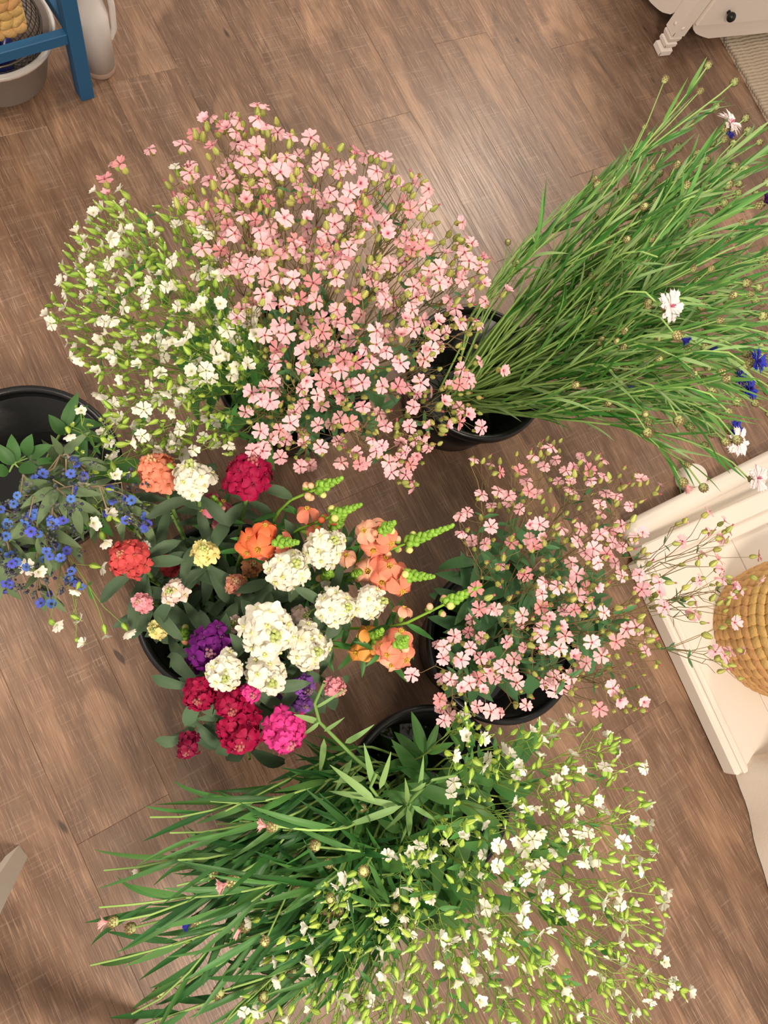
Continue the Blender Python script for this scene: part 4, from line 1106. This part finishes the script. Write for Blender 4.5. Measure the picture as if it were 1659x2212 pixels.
snap((850,1405,.54),(878,1378,.66), ('peach','coral'), 6, 3, 'peach snapdragon at the lower right of the bucket', 18)
snap((795,1400,.48),(825,1362,.58), ('apricot','apricot'), 3, 3, 'apricot orange snapdragon lowest at the right', 14)
snap((470,1120,.44),(462,1075,.52), 'pink', 3, 2, 'small pink snapdragon behind the long white stock', 8)
snap((700,1160,.46),(742,1118,.54), 'peach', 0, 3, 'green snapdragon tip in tight bud above the right white stock', 16)
snap((700,1250,.46),(712,1234,.56), 'peach', 0, 3, 'green snapdragon tip in tight bud between the white stocks', 16)
snap((760,1240,.48),(778,1236,.56), 'coral', 0, 2, 'round green snapdragon tip beside the coral blooms', 14)
snap((392,1378,.38),(400,1366,.44), 'coral', 0, 3, 'small budding snapdragon at the lower left of the bucket', 8)

# ============================================================ BLUE FLOWERS, LEFT BUCKET
BLU = petal_mat('blue_petal', (88,112,206), (60,64,160), .0008, .003, vary=.12, trans=.2, hue=.02)
BLD = mat('blue_bud', (58,60,84), .7, .2); BLG = mat('blue_calyx', (92,98,88), .75, .15)
def forget(seed, L=.0058):
    r = random.Random(seed); g = MB()
    for k in range(5): petal(g, 2*math.pi*k/5, L*r.uniform(.92,1.05), L*.52, .25+r.uniform(-.1,.1), .45, -.02, 0, bw=.4)
    for k in range(5): a = 2*math.pi*k/5; g.ball((.0012*math.cos(a),.0012*math.sin(a),.0012), .0008, 4, 3, 1)
    g.lathe([(.0007,-.008),(.0018,-.006),(.0024,-.001)], 6, 1)
    return g.mesh('blue_petals', [BLU, BLG])
BF = [forget(i) for i in range(3)]
def seedclump(seed):
    r = random.Random(seed); g = MB()
    for k in range(7): g.ball((r.gauss(0,.0035), r.gauss(0,.0035), r.gauss(0,.0035)), r.uniform(.0018,.0030), 5, 4, 0 if r.random() < .4 else 1)
    return g.mesh('bud_clump', [BLD, BLG])
BCL = [seedclump(i) for i in range(3)]
BLF = [leaf_mesh('blue_leaf', mat('blue_flower_leaf', (104,126,88), .65, .18, .12), .06, .0075, b, .25, 6, peak=.35) for b in (.3,.9)]
BLFG = [leaf_mesh('green_leaf', mat('left_green_leaf', (66,112,54), .5, .15, .2), .07, .0095, b, .25, 6, peak=.4) for b in (.3,.8)]
BST = mat('blue_stem', (150,134,108), .65, .15)
rb_ = random.Random(77)
def blue_stem(end, flowers, label, nl=9, z=.5):
    c = BUCK['left']; p = P(end[0], end[1], z); hd = Vector((p.x-c.x, p.y-c.y, 0)).normalized()
    base = c-hd*.03+Vector((rb_.uniform(-.03,.03), rb_.uniform(-.03,.03), .012)); B = Vector(base); rp = c+hd*BR*.75+Vector((rb_.uniform(-.04,.04), rb_.uniform(-.04,.04), BH+.015))
    e = empty('blue_flower_stem', base, label, 'flower stem', 'blue flower stems in the left bucket')
    main = bez(base, base.lerp(rp,.5), rp.lerp(base,.15), rp, 4)+bez(rp, rp+(rp-base).normalized()*.06, p-hd*.08+Vector((0,0,.05)), p, 6)[1:]
    g = MB(); g.tube(main, .0030, .0018, 5); fl = []
    for (x, y) in flowers:
        q = P(x, y, z+rb_.uniform(-.03,.06)); j = min(range(4, len(main)), key=lambda i: (main[i]-q).length); j = max(4, j-1)
        m = main[j].lerp(q,.6)+rv(.008); g.tube([main[j], m, q], .0014, .0010, 4); fl.append((q, (q-m).normalized()))
    g.v = [tuple(Vector(v)-B) for v in g.v]; sub('stem', g.mesh('blue_stem', BST), e)
    for q, d in fl:
        for k in range(rb_.choice((1,1,1,2))):
            dd = (d+Vector((0,0,.9))+rv(.35)).normalized(); o = q+rv(.009) if k else q
            put('flower', rb_.choice(BF), e, B, o+dd*.008, frz(dd, rb_.uniform(0,6)), rb_.uniform(.85,1.2))
        for k in range(2): put('bud_clump', rb_.choice(BCL), e, B, q+rv(.012)-d*.006, frz(d+rv(.4)), rb_.uniform(.7,1.2))
    for k in range(nl):
        t = rb_.uniform(3.5, len(main)-1.01); j = int(t); o = main[j].lerp(main[j+1], t-j); tg = (main[j+1]-main[j]).normalized()
        sd = Matrix.Rotation(k*2.4, 3, tg) @ perp(tg); put('leaf', rb_.choice(BLF), e, B, o, frx((sd*.8+tg).normalized(), Vector((0,0,1))+tg*.2), rb_.uniform(.7,1.15))
for end, fl, wd, z in (
 ((185,1010),((98,1022),(158,1000),(152,1022),(182,1028),(83,1036)),'upper edge',.56), ((160,1090),((42,1072),(155,1076),(152,1058),(76,1108),(60,1122)),'middle',.56),
 ((260,1075),((235,1060),(244,1092),(265,1074),(282,1080)),'right end',.52), ((310,1120),((272,1120),(310,1118),(318,1135),(306,1140),(230,1110)),'far right tip',.50),
 ((130,1125),((112,1118),(118,1130),(135,1120),(62,1122)),'centre right',.54), ((90,1165),((84,1150),(65,1150),(10,1100),(20,1130)),'lower left',.52),
 ((110,1190),((102,1184),(115,1178),(108,1202),(98,1205)),'lower middle',.50), ((30,1215),((15,1160),(20,1190),(38,1215),(28,1220),(50,1228),(12,1180)),'bottom left',.48),
 ((165,1260),((148,1188),(165,1262),(175,1262),(150,1250)),'lower right',.44), ((95,1300),((84,1300),(112,1300),(100,1285)),'lowest tip',.40), ((10,1275),((8,1270),(22,1260)),'lowest left corner',.40), ((70,1060),((60,1050),(30,1090),(100,1070)),'inner side',.52)):
    blue_stem(end, fl, 'blue forget-me-not stem at the %s of the left bucket' % wd, 18, z)
# two plain leafy stems at the left bucket
for lab, a, lst in (('bright green leafy tip at the left edge of the picture', (30,1000,.46), ((( 30,1005),(-10,960)),((35,1000),(20,955)),((55,985),(60,945)),((60,990),(100,960)),((40,1010),(75,1010)),((20,1020),(-20,1010)))),
                    ('narrow upright green leaves behind the left bucket', (150,900,.42), (((135,935),(165,845)),((140,930),(175,870)),((150,920),(200,905)),((150,930),(215,940)),((140,940),(110,900))))):
    c = BUCK['left']; p = P(*a); base = c+Vector((.02,.01,.012)); e = empty('greenery_sprig', base, lab, 'greenery')
    g = MB(); main = [base, c+Vector((.03,0,.25)), p]; g.tube(main, .003, .0022, 5)
    for (q0, q1) in lst: g.tube([p, P(q0[0], q0[1], a[2])], .0018, .0014, 4)
    g.v = [tuple(Vector(v)-base) for v in g.v]; sub('stem', g.mesh('leafy_stem', CST), e)
    for (q0, q1) in lst:
        o = P(q0[0], q0[1], a[2]); d = P(q1[0], q1[1], a[2]+.03)-o; put('leaf', rb_.choice(BLFG), e, base, o, frx(d, Vector((0,0,1))), (d.length/.07, 1.1, 1))
# look-alikes that share a label are told apart by their order in the bunch
ORD = ['topmost','second','third','fourth','fifth','sixth','seventh','eighth','ninth','tenth','eleventh','twelfth']
bylab = {}
for o in list(COL.objects):
    if o.name in TIPS and o.parent is None: bylab.setdefault(o['label'], []).append(o)
for lab, os_ in bylab.items():
    if len(os_) < 2: continue
    os_.sort(key=lambda o: TIPS[o.name][1])
    for i, o in enumerate(os_):
        o['label'] = lab + ', ' + ('topmost' if i == 0 else ('lowest' if i == len(os_)-1 else ORD[min(i,11)]+' from top'))
bpy.context.view_layer.update()
